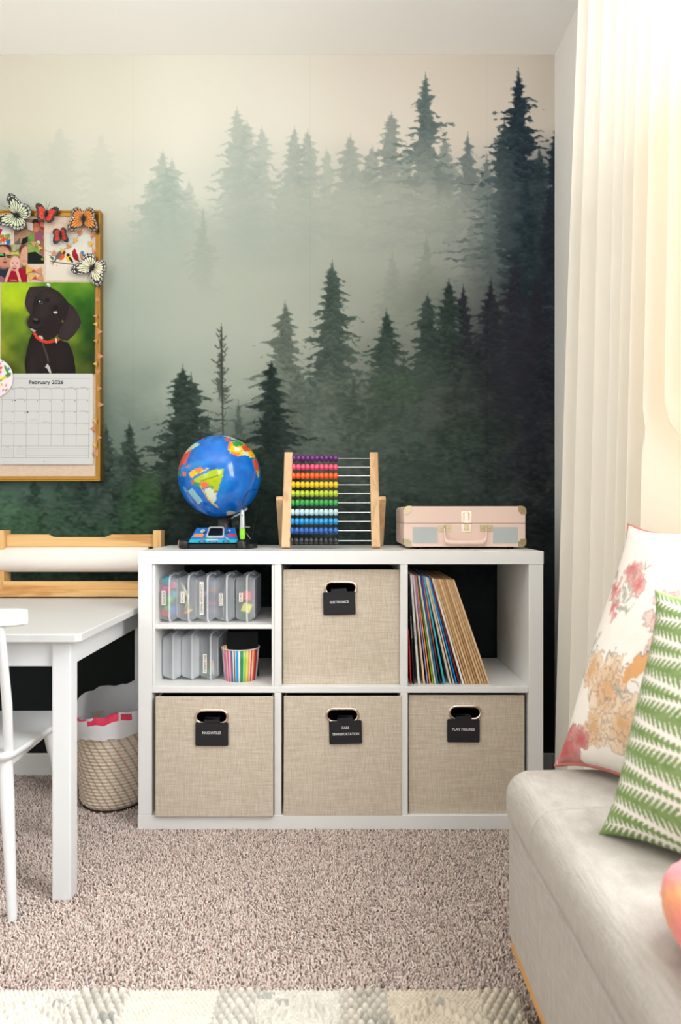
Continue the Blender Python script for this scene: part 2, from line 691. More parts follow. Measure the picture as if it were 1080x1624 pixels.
def paint_mural():
    cv = Canvas(MX0, MY0, MX1, MY1, 1.0, (200, 200, 190))
    X, Y = cv.XX, cv.YY
    gx = np.array([-440, 0, 150, 300, 450, 600, 750, 880], float)
    gy = np.array([87, 200, 300, 400, 500, 600, 700, 800, 870, 950, 1236], float)
    g = [
        [(206, 200, 184), (207, 201, 185), (211, 207, 191), (219, 216, 202), (220, 215, 202), (220, 212, 199), (216, 206, 192), (211, 201, 187)],
        [(204, 199, 183), (204, 199, 182), (209, 206, 190), (218, 215, 201), (219, 215, 202), (219, 212, 199), (215, 205, 191), (208, 198, 186)],
        [(186, 189, 175), (188, 191, 177), (198, 199, 185), (207, 208, 195), (206, 206, 193), (200, 199, 187), (188, 187, 177), (120, 124, 124)],
        [(172, 181, 168), (174, 182, 169), (170, 178, 166), (172, 180, 167), (177, 183, 170), (172, 178, 165), (150, 155, 147), (52, 62, 68)],
        [(150, 162, 150), (150, 162, 150), (152, 163, 151), (173, 180, 167), (172, 178, 165), (160, 165, 154), (92, 100, 96), (42, 48, 56)],
        [(105, 122, 113), (104, 120, 111), (112, 126, 116), (158, 167, 154), (157, 164, 151), (124, 132, 122), (56, 63, 63), (45, 46, 56)],
        [(78, 98, 88), (78, 98, 88), (92, 110, 100), (112, 122, 111), (94, 104, 96), (82, 93, 86), (56, 63, 61), (46, 47, 55)],
        [(70, 90, 80), (72, 92, 82), (60, 80, 70), (44, 55, 48), (60, 73, 68), (58, 69, 66), (50, 58, 56), (44, 46, 51)],
        [(62, 82, 72), (62, 82, 72), (50, 70, 58), (38, 46, 42), (46, 56, 53), (43, 50, 49), (41, 46, 46), (39, 41, 46)],
        [(44, 56, 50), (44, 56, 50), (42, 52, 46), (38, 44, 42), (40, 46, 46), (40, 44, 45), (39, 42, 44), (38, 40, 45)],
        [(36, 37, 43)] * 8,
    ]
    g = np.array(g, float)
    wn = (vnoise(cv.h, cv.w, 170, RNG, 4) - 0.5) * 110
    wm = (vnoise(cv.h, cv.w, 150, RNG, 4) - 0.5) * 110
    fade = np.clip((Y - 120) / 150, 0, 1) * np.clip((1000 - Y) / 100, 0, 1)

    def base(xx, yy):
        ix = np.clip(np.searchsorted(gx, xx) - 1, 0, len(gx) - 2)
        iy = np.clip(np.searchsorted(gy, yy) - 1, 0, len(gy) - 2)
        fx = np.clip((xx - gx[ix]) / (gx[ix + 1] - gx[ix]), 0, 1)
        fy = np.clip((yy - gy[iy]) / (gy[iy + 1] - gy[iy]), 0, 1)
        fx = (fx * fx * (3 - 2 * fx))[..., None]
        fy = (fy * fy * (3 - 2 * fy))[..., None]
        return (g[iy, ix] * (1 - fx) + g[iy, ix + 1] * fx) * (1 - fy) + (g[iy + 1, ix] * (1 - fx) + g[iy + 1, ix + 1] * fx) * fy
    cv.a = base(np.clip(X + wn * fade, MX0, MX1), np.clip(Y + wm * fade, MY0, MY1))
    fine = vnoise(cv.h, cv.w, 5, RNG, 2)
    med = vnoise(cv.h, cv.w, 16, RNG, 3)
    needle = vnoise(cv.h, cv.w, (3, 7), RNG, 2)

    def mist(cx, cy, rx, ry, c, al):
        d = ((X - cx + wn * 0.6) / rx) ** 2 + ((Y - cy + wm * 0.6) / ry) ** 2
        cv.blend(al * np.exp(-d), c)

    def tree(tx, ty, by, hw, c, al=1.0, fog=0.0, fogfrom=0.5, seed=None, droop=0.42, n=None, power=0.85, light=18, thin=0.0, cut=None):
        """spruce: tip (tx,ty), foot by, half width hw at the foot; fog = share of the crown lost in mist at its foot"""
        rng = np.random.default_rng(seed if seed is not None else int(abs(tx) * 7 + ty))
        hw *= 1.32 if al >= .85 else 1.5
        if by <= 450 and al < .85:
            power = .55
        elif al >= .85:
            hw *= 1.15
        low = vnoise(cv.h, cv.w, (13, 300), rng, 2)
        h = by - ty
        x0, x1 = int(max(tx - hw * 1.5 - MX0, 0)), int(min(tx + hw * 1.5 - MX0, cv.w))
        y0, y1 = int(max(ty - 6 - MY0, 0)), int(min(by - MY0, cv.h))
        if x1 <= x0 or y1 <= y0:
            return
        xs, ys = X[y0:y1, x0:x1], Y[y0:y1, x0:x1]
        lean = (rng.random() - 0.5) * 0.03
        dx = xs - tx - lean * (ys - ty)
        ax = np.abs(dx)
        side = (dx > 0).astype(int)
        dr = droop * (0.75 + 0.5 * med[y0:y1, x0:x1])
        u = np.clip((ys - ty) - dr * ax * np.clip(1 - ax / (hw * 2.2), 0.2, 1), 0, None) / h
        nl = n or int(max(9, h / 13))
        p = np.clip((u ** 0.8) * nl + side * 0.5 + (med[y0:y1, x0:x1] - .5) * 1.9 * np.clip(u * 6, 0, 1), 0, None)
        k = np.floor(p).astype(int)
        fr = p - k
        ln = 0.50 + 0.72 * rng.random((2, nl + 4))
        L = hw * np.clip(u, 0.004, None) ** power * ln[side, np.clip(k, 0, nl + 3)] * (.7 + .6 * low[y0:y1, x0:x1]) + 1.6
        nzz = needle[y0:y1, x0:x1] * 0.65 + fine[y0:y1, x0:x1] * 0.35 - 0.5
        r = ax / L
        s = 1.06 - r ** 1.25 - fr * (0.98 + thin) * np.clip(r * 1.7, 0.12, 1) + nzz * (1.25 + thin)
        a = np.clip(s * np.clip(L / 6, 0.8, 3.2) + 0.1, 0, 1)
        a *= np.where(ys < ty, np.clip(1 - ax, 0, 1), 1)
        v = (ys - ty) / h
        f = 1 - fog * np.clip((v - fogfrom) / max(1 - fogfrom, 1e-3), 0, 1)
        f *= np.clip((1 - v) / 0.12, 0, 1) if by < 1000 else 1
        a = a * al * f
        tone = (0.5 - fr) * light * 1.05 + (med[y0:y1, x0:x1] - 0.5) * light * 1.2 + nzz * light * 1.6
        col = np.array(c, float) + tone[..., None] * np.array([0.9, 1.05, 0.92])
        cv.a[y0:y1, x0:x1] += a[..., None] * (col - cv.a[y0:y1, x0:x1])

    # --- farthest row, lost in fog
    for t in ((95, 205, 400, 70, (180, 185, 170), .30), (160, 215, 400, 60, (182, 187, 172), .28), (20, 240, 420, 60, (172, 180, 166), .3),
              (-90, 215, 420, 80, (172, 178, 166), .35), (-210, 190, 420, 80, (165, 172, 160), .4), (-330, 230, 430, 80, (160, 168, 156), .4)):
        tree(*t[:5], al=t[5] * 1.2, fog=.8, light=4)
    tree(258, 243, 450, 60, (150, 164, 153), al=.62, fog=.95, fogfrom=.35, light=10)
    tree(273, 256, 440, 52, (146, 160, 150), al=.55, fog=.95, fogfrom=.35, light=10)
    tree(240, 285, 450, 50, (156, 168, 156), al=.5, fog=.95, fogfrom=.35, light=8)
    tree(300, 290, 450, 40, (158, 170, 158), al=.5, fog=.95, fogfrom=.35, light=8)
    tree(376, 176, 450, 62, (160, 170, 160), al=.75, fog=.95, fogfrom=.4, light=9, power=.6)
    tree(392, 196, 450, 62, (158, 168, 158), al=.6, fog=.95, fogfrom=.4, light=9, power=.6)
    tree(415, 205, 440, 45, (156, 167, 158), al=.6, fog=.95, fogfrom=.4, light=9)
    tree(467, 206, 440, 52, (148, 160, 152), al=.72, fog=.95, fogfrom=.35, light=10, power=.65)
    tree(488, 210, 440, 40, (150, 161, 153), al=.7, fog=.95, fogfrom=.35, light=10, power=.7)
    tree(518, 240, 420, 45, (158, 167, 158), al=.6, fog=.9, fogfrom=.35, light=9)
    tree(556, 218, 420, 56, (146, 156, 148), al=.75, fog=.95, fogfrom=.35, light=10, power=.7)
    tree(590, 236, 420, 50, (144, 153, 146), al=.75, fog=.95, fogfrom=.35, light=10)
    tree(621, 183, 430, 52, (128, 139, 134), al=.8, fog=.97, fogfrom=.3, light=11, power=1.0)
    tree(645, 232, 420, 50, (140, 149, 142), al=.75, fog=.95, fogfrom=.35, light=10)
    tree(706, 222, 420, 50, (124, 134, 130), al=.8, fog=.95, fogfrom=.4, light=10)
    tree(675, 120, 400, 80, (92, 108, 106), al=.95, fog=.95, fogfrom=.3, light=15, power=.8, droop=.3, thin=.25)
    tree(742, 215, 410, 52, (104, 116, 115), al=.9, fog=.9, fogfrom=.4, light=12, power=.75)
    tree(772, 250, 420, 50, (98, 110, 110), al=.85, fog=.9, fogfrom=.4, light=11)
    tree(822, 113, 470, 100, (40, 54, 62), al=1, fog=.8, fogfrom=.5, light=17, power=.85, droop=.3, thin=.2)
    tree(800, 190, 470, 70, (48, 62, 68), al=.9, fog=.8, fogfrom=.4, light=15)
    tree(882, 192, 520, 62, (36, 48, 57), al=1, light=15, droop=.25, thin=.2)
    tree(855, 235, 500, 60, (46, 60, 66), al=.9, light=14)
    mist(560, 345, 190, 60, (174, 179, 166), .55)
    mist(690, 320, 60, 50, (160, 166, 156), .45)
    mist(780, 300, 30, 45, (120, 132, 130), .35)
    tree(834, 276, 560, 62, (38, 54, 60), al=.96, fog=.6, fogfrom=.5, light=15)
    tree(872, 300, 620, 56, (38, 46, 56), al=1, light=12)
    tree(322, 336, 480, 34, (138, 150, 139), al=.62, fog=.97, fogfrom=.45, light=10)
    tree(775, 322, 520, 62, (104, 116, 112), al=.7, fog=.9, fogfrom=.5, light=13, droop=.2, thin=.2)
    tree(748, 350, 520, 50, (118, 128, 122), al=.5, fog=.9, fogfrom=.4, light=12)
    tree(676, 376, 600, 52, (128, 137, 126), al=.6, fog=.85, fogfrom=.5, light=12)
    tree(622, 402, 600, 58, (134, 142, 131), al=.6, fog=.85, fogfrom=.5, light=12)
    mist(620, 450, 130, 55, (165, 171, 158), .38)
    mist(300, 430, 150, 90, (172, 180, 167), .45)
    mist(400, 390, 60, 40, (160, 169, 158), .4)
    mist(250, 560, 130, 50, (150, 160, 148), .35)
    mist(70, 520, 140, 60, (140, 154, 142), .4)
    # --- nearer rows
    tree(819, 400, 700, 66, (42, 46, 55), al=1, light=13, power=.8)
    tree(779, 446, 760, 80, (43, 49, 53), al=1, light=14, power=.7)
    tree(735, 457, 760, 70, (42, 46, 51), al=1, light=13)
    tree(712, 448, 760, 78, (46, 60, 54), al=1, light=16, power=.7)
    tree(678, 470, 760, 80, (48, 63, 57), al=.95, light=16, power=.7)
    tree(850, 440, 800, 80, (42, 43, 52), al=1, light=10)
    tree(640, 560, 820, 70, (56, 70, 63), al=.8, light=14)
    tree(590, 560, 800, 60, (88, 98, 90), al=.55, fog=.7, light=14)
    tree(527, 418, 820, 98, (64, 78, 71), al=.97, fog=.62, fogfrom=.42, light=19, power=.72, droop=.5)
    tree(452, 482, 800, 92, (88, 99, 90), al=.92, fog=.6, fogfrom=.45, light=18, power=.72, droop=.5)
    tree(613, 495, 800, 84, (44, 60, 54), al=.96, fog=.5, fogfrom=.5, light=16, power=.72)
    tree(560, 600, 880, 72, (58, 72, 65), al=.8, fog=.5, light=16)
    tree(500, 640, 880, 70, (62, 76, 68), al=.75, fog=.4, light=16)
    mist(590, 640, 50, 90, (108, 116, 106), .30)
    mist(690, 620, 60, 60, (92, 99, 88), .34)
    mist(520, 760, 90, 50, (84, 98, 94), .28)
    mist(600, 780, 90, 60, (66, 82, 82), .35)
    mist(660, 480, 40, 40, (96, 108, 100), .2)
    rf = np.random.default_rng(77)
    for k in range(26):
        fxx = 400 + 470 * rf.random()
        fy = 560 + 210 * rf.random() - (fxx - 400) * .10
        b_ = base(np.array([fxx]), np.array([fy + 60]))[0]
        tree(fxx, fy, fy + 230, 50 + 30 * rf.random(), tuple(b_ * (.66 + .3 * rf.random()) + np.array([0, 4, 1])), al=.55 + .3 * rf.random(), fog=.7, fogfrom=.35, light=20, power=.6, seed=900 + k)
    for k in range(10):
        fxx = -20 + 260 * rf.random()
        fy = 700 + 90 * rf.random()
        b_ = base(np.array([fxx]), np.array([fy + 60]))[0]
        tree(fxx, fy, fy + 200, 44 + 26 * rf.random(), tuple(b_ * (.7 + .3 * rf.random()) + np.array([0, 6, 0])), al=.6, fog=.6, fogfrom=.4, light=20, power=.55, seed=950 + k)
    mist(560, 650, 110, 90, (112, 121, 112), .22)
    mist(600, 690, 60, 46, (116, 124, 114), .30)
    mist(700, 740, 120, 70, (66, 76, 72), .3)
    mist(500, 700, 50, 60, (104, 114, 106), .26)
    mist(700, 640, 70, 40, (92, 98, 90), .34)
    mist(640, 770, 120, 40, (72, 84, 80), .30)
    mist(440, 700, 30, 60, (96, 108, 100), .2)
    # bare dead trunk
    tx = 351
    cv.line([(tx, 519), (tx + 1, 600), (tx + 3, 700)], 2.6, (58, 64, 58), .9)
    rng = np.random.default_rng(3)
    for k in range(34):
        y = 526 + 165 * (k / 34 + (rng.random() - .5) * .04)
        sd = -1 if rng.random() < .5 else 1
        L = (4 + 17 * ((y - 520) / 170) ** .7) * (.3 + 1.1 * rng.random()) * (1.1 if sd < 0 else .9)
        if rng.random() < .2 and y > 560:
            continue
        mx = tx + sd * L
        cvx = [(tx, y), (tx + sd * L * .5, y + 3 + rng.random() * 3), (mx, y + 1 - rng.random() * 5)]
        x0, x1, y0, y1 = int(tx - 40 - MX0), int(tx + 40 - MX0), int(y - 20 - MY0), int(y + 20 - MY0)
        sub = Canvas.__new__(Canvas)
        sub.res, sub.a, sub.XX, sub.YY = 1.0, cv.a[y0:y1, x0:x1], X[y0:y1, x0:x1], Y[y0:y1, x0:x1]
        sub.line(cvx, 1.9 if y < 590 else 1.4, (62, 68, 60), .85)
    tree(351, 519, 640, 13, (56, 62, 56), al=.75, light=8, thin=.8, droop=.2)
    # dark trees in front
    tree(378, 640, 900, 50, (66, 78, 70), al=.7, light=14)
    tree(330, 660, 900, 60, (56, 68, 60), al=.7, light=14)
    tree(290, 584, 980, 112, (40, 53, 46), al=1, light=17, power=.72, droop=.3)
    tree(303, 596, 980, 100, (42, 55, 48), al=.9, light=16, power=.7, droop=.3)
    tree(430, 578, 980, 104, (33, 45, 41), al=1, light=13, power=.62, droop=.4)
    tree(318, 690, 1000, 80, (34, 44, 40), al=.9, light=12)
    tree(205, 673, 960, 62, (46, 60, 52), al=.97, light=15, power=.7)
    tree(168, 678, 960, 60, (42, 54, 48), al=.95, light=15, power=.7)
    tree(160, 640, 900, 40, (50, 64, 58), al=.9, light=15)
    tree(55, 765, 960, 64, (48, 66, 56), al=.9, light=15, power=.5)
    tree(130, 762, 960, 60, (46, 62, 54), al=.9, light=15, power=.5)
    tree(95, 790, 960, 56, (66, 86, 72), al=.6, light=16, power=.5)
    for t in ((-60, 700), (-150, 660), (-240, 720), (-330, 640), (-410, 690), (-20, 780)):
        tree(t[0], t[1], 980, 80, (46, 60, 53), al=.95, light=15)
    # leafy undergrowth
    leaf = vnoise(cv.h, cv.w, 7, RNG, 3) - 0.5

    def shrub(cx, cy, rx, ry, c, al, k=46):
        d = ((X - cx) / rx) ** 2 + ((Y - cy) / ry) ** 2 + leaf * 1.5 + needle * 0.5 - 0.25
        a = np.clip((1 - d) * 2, 0, 1) * al
        col = np.array(c, float) + ((leaf * k + (needle - .5) * k)[..., None]) * np.array([.8, 1.1, .7])
        cv.a += a[..., None] * (col - cv.a)
    shrub(222, 812, 44, 50, (52, 88, 52), .5)
    shrub(236, 775, 22, 30, (66, 100, 58), .5)
    shrub(190, 850, 60, 34, (50, 80, 56), .45)
    shrub(20, 830, 60, 36, (66, 100, 66), .5)
    shrub(110, 840, 70, 36, (54, 78, 58), .5)
    shrub(630, 615, 50, 30, (58, 84, 58), .45, 34)
    shrub(570, 650, 50, 50, (64, 78, 64), .4, 30)
    shrub(760, 690, 80, 40, (46, 66, 52), .45, 26)
    shrub(700, 760, 110, 60, (42, 56, 50), .45, 22)
    shrub(610, 690, 70, 50, (50, 68, 58), .4, 28)
    shrub(450, 760, 60, 40, (44, 62, 54), .4, 24)
    shrub(560, 820, 120, 40, (42, 54, 50), .4, 18)
    lower = np.clip((Y - 560) / 150, 0, 1) * np.clip((1020 - Y) / 120, 0, 1)
    cv.a += (lower * ((needle - .5) * 11 + (med - .5) * 13))[..., None]
    mist(130, 700, 60, 40, (100, 118, 108), .22)
    mist(640, 860, 200, 40, (44, 54, 54), .3)
    mist(560, 710, 150, 100, (88, 100, 92), .28)
    mist(815, 600, 80, 150, (42, 42, 51), .55)
    mist(380, 250, 60, 60, (176, 184, 173), .2)
    mist(470, 420, 120, 26, (164, 171, 159), .3)
    mist(215, 470, 70, 60, (158, 170, 157), .35)
    mist(620, 330, 120, 36, (178, 182, 168), .4)
    # soft edge of the sky tint and paper joints
    for sx in (211, 492, 772, -70, -351):
        j = np.exp(-((X - sx) / 0.8) ** 2)
        cv.a -= (j * 5)[..., None]
    return cv


mural = paint_mural()
colx = np.concatenate([np.arange(MX0, -12, 6.0), np.arange(-12, MX1, 1.18), [MX1]])
rowy = np.concatenate([np.arange(MY0, 890, 1.18), np.arange(890, MY1, 4.0), [MY1]])
gi = np.clip(np.round(rowy - MY0).astype(int), 0, mural.h - 1)
gj = np.clip(np.round(colx - MX0).astype(int), 0, mural.w - 1)
# bilinear sampling
fy, fx = rowy - MY0, colx - MX0
i0, j0 = np.clip(fy.astype(int), 0, mural.h - 2), np.clip(fx.astype(int), 0, mural.w - 2)
ty, tx = (fy - i0)[:, None, None], (fx - j0)[None, :, None]
A = mural.a
smp = (A[i0][:, j0] * (1 - tx) + A[i0][:, j0 + 1] * tx) * (1 - ty) + (A[i0 + 1][:, j0] * (1 - tx) + A[i0 + 1][:, j0 + 1] * tx) * ty
MURAL_GAIN = 0.94
wm_ = bpy.data.meshes.new('wall_back')
gxx, gyy = np.meshgrid((colx - CX) / F * WY, EYE - (rowy - CY) / F * WY)
gxx[:, -1] = WX
gxx[:, 0] = LX
gyy[0, :] = CEILZ
gyy[-1, :] = FZ
nv = gxx.size
verts = np.stack([gxx.ravel(), np.full(nv, WY), gyy.ravel()], 1)
idx = np.arange(nv).reshape(gxx.shape)
q = np.stack([idx[:-1, :-1], idx[1:, :-1], idx[1:, 1:], idx[:-1, 1:]], -1).reshape(-1, 4)


def fast_mesh(me, verts, q, col, material):
    k = q.shape[1]
    me.vertices.add(len(verts))
    me.vertices.foreach_set('co', np.asarray(verts, np.float32).ravel())
    me.loops.add(q.size)
    me.loops.foreach_set('vertex_index', q.astype(np.int32).ravel())
    me.polygons.add(len(q))
    me.polygons.foreach_set('loop_start', np.arange(0, q.size, k, dtype=np.int32))
    me.update(calc_edges=True)
    if col is not None:
        ca = me.color_attributes.new('Col', 'FLOAT_COLOR', 'POINT')
        ca.data.foreach_set('color', np.concatenate([col, np.ones((len(col), 1))], 1).astype(np.float32).ravel())
    me.materials.append(material)
    me.validate()
    return me


fast_mesh(wm_, verts, q, np.clip(lin(np.clip(smp, 0, 255)) * MURAL_GAIN, 0, .95).reshape(-1, 3), mat_attr('forest_wallpaper', rough=0.75, spec=0.12))
wall_back = bpy.data.objects.new('wall_back', wm_)
COL.objects.link(wall_back)
struct(wall_back)

# ---- carpet pile: short twisted tufts
RUG_X1, RUG_Y1 = 0.327, 1.283


def carpet():
    pitch = 0.0040
    xs = np.arange(-1.30, 0.72, pitch)
    ys = np.arange(1.22, 2.345, pitch)
    gx, gy = np.meshgrid(xs, ys)
    gx, gy = gx.ravel(), gy.ravel()
    gx = gx + (RNG.random(gx.size) - .5) * pitch * 1.5
    gy = gy + (RNG.random(gy.size) - .5) * pitch * 1.5
    keep = np.ones(gx.size, bool)
    keep &= ~((gx > -0.549) & (gx < 0.571) & (gy > 1.953))            # under the shelf unit
    keep &= ~((gx < RUG_X1 - .004) & (gy < RUG_Y1 - .004))             # under the rug
    keep &= ~((np.hypot(gx + .677, gy - 2.14) < .088))
    gx, gy = gx[keep], gy[keep]
    n = gx.size
    # broad footprints / brushing directions
    ph = np.sin(gx * 9 + 2 * np.sin(gy * 7)) + np.sin(gy * 11 + 1.5 * np.sin(gx * 6 + 1))
    ang = RNG.random(n) * 6.283
    ln = 0.0015 + 0.0050 * RNG.random(n) ** 1.5
    ox = np.cos(ang) * ln + 0.0010 * ph
    oy = np.sin(ang) * ln + 0.0010 * np.cos(ph)
    ztop = -0.002 + 0.0075 * RNG.random(n) + 0.001 * ph
    r = 0.0015 + 0.0009 * RNG.random(n)
    V = np.zeros((n, 12, 3))
    for ring, (k, zz, rr) in enumerate(((0.0, 0, .9), (0.5, .72, 1.15), (0.9, .95, .95), (1.0, 1.03, .2))):
        for j in range(3):
            a = ang + j * 2.094 + ring * .5
            V[:, ring * 3 + j, 0] = gx + ox * k + np.cos(a) * r * rr
            V[:, ring * 3 + j, 1] = gy + oy * k + np.sin(a) * r * rr
            V[:, ring * 3 + j, 2] = FZ + (ztop - FZ) * zz
    base = np.arange(n)[:, None, None] * 12
    fl = []
    for ring in range(3):
        for j in range(3):
            k = (j + 1) % 3
            fl.append([ring * 3 + j, ring * 3 + k, ring * 3 + 3 + k, ring * 3 + 3 + j])
    Q = (base + np.array(fl)[None]).reshape(-1, 4)
    c = lin(np.array([236, 214, 204]))[None] * (0.80 + 0.42 * RNG.random((n, 1))) + (RNG.random((n, 3)) - .5) * .03
    dark = RNG.random(n) < .10
    c[dark] *= 0.55
    lightt = RNG.random(n) < .2
    c[lightt] = c[lightt] * .5 + lin(np.array([246, 236, 228])) * .5
    C = np.repeat(np.clip(c, 0.01, .9), 12, 0)
    me = bpy.data.meshes.new('carpet_pile')
    fast_mesh(me, V.reshape(-1, 3), Q, C, mat_attr('carpet_yarn', rough=0.95, spec=0.05, sheen=0.2))
    o = bpy.data.objects.new('carpet_pile', me)
    COL.objects.link(o)
    tag(o, 'beige-pink tufted carpet pile covering the floor', 'carpet', kind='stuff')


carpet()


# ---- woven rug along the bottom edge: a knotted relief
def rug():
    x0, x1, y0, y1 = -1.02, RUG_X1, 1.02, RUG_Y1
    st = 0.0016
    xs, ys = np.arange(x0, x1 + st / 2, st), np.arange(y0, y1 + st / 2, st)
    X, Y = np.meshgrid(xs, ys)
    # bands across the rug (in x): k = knotted pebbles, b = flat braid, z = braid with a raised zigzag
    def pk(px):
        return XP(px, 1.25)
    bands = [(-1.1, pk(20), 'z', (234, 233, 228)), (pk(20), pk(118), 'z', (232, 231, 226)), (pk(118), pk(200), 'k', (224, 224, 219)),
             (pk(200), pk(345), 'b', (232, 230, 222)), (pk(345), pk(408), 'k', (226, 226, 221)), (pk(408), pk(540), 'z', (228, 228, 222)),
             (pk(540), pk(614), 'k', (224, 221, 213)), (pk(614), pk(762), 'z', (228, 220, 206)), (pk(762), 2, 'k', (226, 219, 205))]
    Z = np.full(X.shape, 0.006)
    Cc = np.zeros(X.shape + (3,))
    n1 = vnoise(X.shape[0], X.shape[1], 9, RNG, 2)
    hsh = np.random.default_rng(4).random((400, 1200))
    for a, b, kind, c in bands:
        mk = (X >= a) & (X < b)
        if not mk.any():
            continue
        # fine braid
        px_, py_ = 0.0085, 0.0062
        iy = np.floor(Y / py_)
        xo = X + (iy % 2) * px_ * .5
        u = (xo / px_) % 1 - .5
        v = (Y / py_) % 1 - .5
        knot = np.sqrt(np.clip(1 - (u * 2) ** 2 * .9 - (v * 2) ** 2 * .9, 0, 1))
        z = 0.004 + 0.006 * knot
        sh = hsh[(iy % 400).astype(int), (np.floor(xo / px_) % 1200).astype(int)]
        peb = np.zeros(X.shape)
        if kind == 'k':
            qx, qy = 0.0165, 0.0135
            jy = np.floor(Y / qy)
            xo = X + (jy % 2) * qx * .5
            u = (xo / qx) % 1 - .5
            v = (Y / qy) % 1 - .5
            peb = np.sqrt(np.clip(1 - (u * 2.05) ** 2 - (v * 2.05) ** 2, 0, 1))
            z = 0.002 + 0.0150 * peb
            sh = hsh[(jy % 400).astype(int), (np.floor(xo / qx) % 1200).astype(int)]
            tone = 0.80 + .26 * sh
        elif kind == 'z':
            cxm = (a + b) / 2 if a > -1 else b - .06
            zz = np.abs(((X - cxm) / 0.11) % 1 - .5) * 0.11
            row = (Y - 1.262 + np.abs(X - cxm) * .75)
            for off in (0, -0.026):
                rr = row - off
                along = (X / 0.0125) % 1 - .5
                p2 = np.sqrt(np.clip(1 - (rr / .0068) ** 2 - (along * 1.9) ** 2, 0, 1))
                peb = np.maximum(peb, p2)
            z = np.maximum(z, 0.004 + 0.0135 * peb)
            tone = 0.90 + .14 * sh
        else:
            tone = 0.93 + .1 * sh
        grey = (hsh[(Y / .02).astype(int) % 400, ((X + 2) / .03).astype(int) % 1200] > .90) & (kind != 'b')
        base = lin(np.array(c, float))[None, None] * tone[..., None]
        base = np.where((grey & (sh > .35))[..., None], base * np.array([.64, .67, .68]), base)
        base *= (0.84 + .14 * n1)[..., None] * np.array([1.03, .99, .94])
        Z = np.where(mk, z, Z)
        Cc = np.where(mk[..., None], base, Cc)
    edge = (X > RUG_X1 - .008) | (Y > RUG_Y1 - .002)
    Z = np.where(edge, Z * .6, Z)
    bd = np.zeros(X.shape, bool)
    bd[0], bd[-1], bd[:, 0], bd[:, -1] = True, True, True, True
    Z[bd] = FZ + .0005
    nv = X.size
    V = np.stack([X.ravel(), Y.ravel(), Z.ravel()], 1)
    i = np.arange(nv).reshape(X.shape)
    Q = np.stack([i[:-1, :-1], i[:-1, 1:], i[1:, 1:], i[1:, :-1]], -1).reshape(-1, 4)
    me = bpy.data.meshes.new('woven_rug')
    fast_mesh(me, V, Q, np.clip(Cc, .01, .9).reshape(-1, 3), mat_attr('rug_wool', rough=0.95, spec=0.05))
    me.polygons.foreach_set('use_smooth', [True] * len(me.polygons))
    o = bpy.data.objects.new('woven_rug', me)
    COL.objects.link(o)
    tag(o, 'ivory and grey wool rug with knotted bands lying on the carpet', 'rug')


rug()
# ------------------------------------------------------------------ shelf unit
SY0, SY1 = 1.95, 2.340
SX0, SX1 = -0.549, 0.571
sx = [-0.5105, -0.1725, -0.1535, 0.176, 0.1965, 0.531]
SB, SM0, SM1, ST0, ST1 = 0.040, 0.378, 0.3956, 0.7336, 0.770
sh = empty('shelf_unit', (0.011, 2.145, 0), 'white six-cube shelf unit standing against the forest wallpaper', 'shelf unit')
e = 0.0015
MB().box(SX0 - .001, SX1 + .001, SY0 - .001, SY1, ST0, ST1).build('top_board', WHITE, sh, bevel=e)
MB().box(SX0 - .001, SX1 + .001, SY0 - .001, SY1, 0, SB).build('bottom_board', WHITE, sh, bevel=e)
MB().box(SX0, sx[0], SY0, SY1, SB, ST0).build('side_panel', WHITE, sh, bevel=e)
MB().box(sx[5], SX1, SY0, SY1, SB, ST0).build('side_panel', WHITE, sh, bevel=e)
MB().box(sx[0], sx[5], SY0 + .001, SY1, SM0, SM1).build('middle_shelf', WHITE, sh, bevel=e)
for a, b in ((1, 2), (3, 4)):
    for z0, z1 in ((SB, SM0), (SM1, ST0)):
        MB().box(sx[a], sx[b], SY0 + .001, SY1, z0, z1).build('divider', WHITE, sh, bevel=e)
# insert with its own shelf in the upper left cube
INZ0, INZ1 = 0.5545, 0.5662
ins = empty('shelf_insert', (-.341, 2.14, SM1), 'white shelf insert splitting the upper left cube into two levels', 'shelf insert')
ix0, ix1 = sx[0] + .0006, sx[1] - .0006
MB().box(ix0, ix0 + .007, SY0 + .004, SY1 - .01, SM1, ST0 - .001).build('side_panel', WHITE, ins, bevel=.001)
MB().box(ix1 - .007, ix1, SY0 + .004, SY1 - .01, SM1, ST0 - .001).build('side_panel', WHITE, ins, bevel=.001)
MB().box(ix0 + .007, ix1 - .007, SY0 + .004, SY1 - .01, INZ0, INZ1).build('insert_shelf', WHITE, ins, bevel=.001)

# ------------------------------------------------------------------ fabric bins and their tags
LINEN = mat_weave('bin_linen', (224, 212, 195), (197, 182, 160), (22, 460), (420, 40), 0.75, bump=.3)
TAG = mat('tag_black', (38, 37, 40), rough=0.55, spec=0.3)


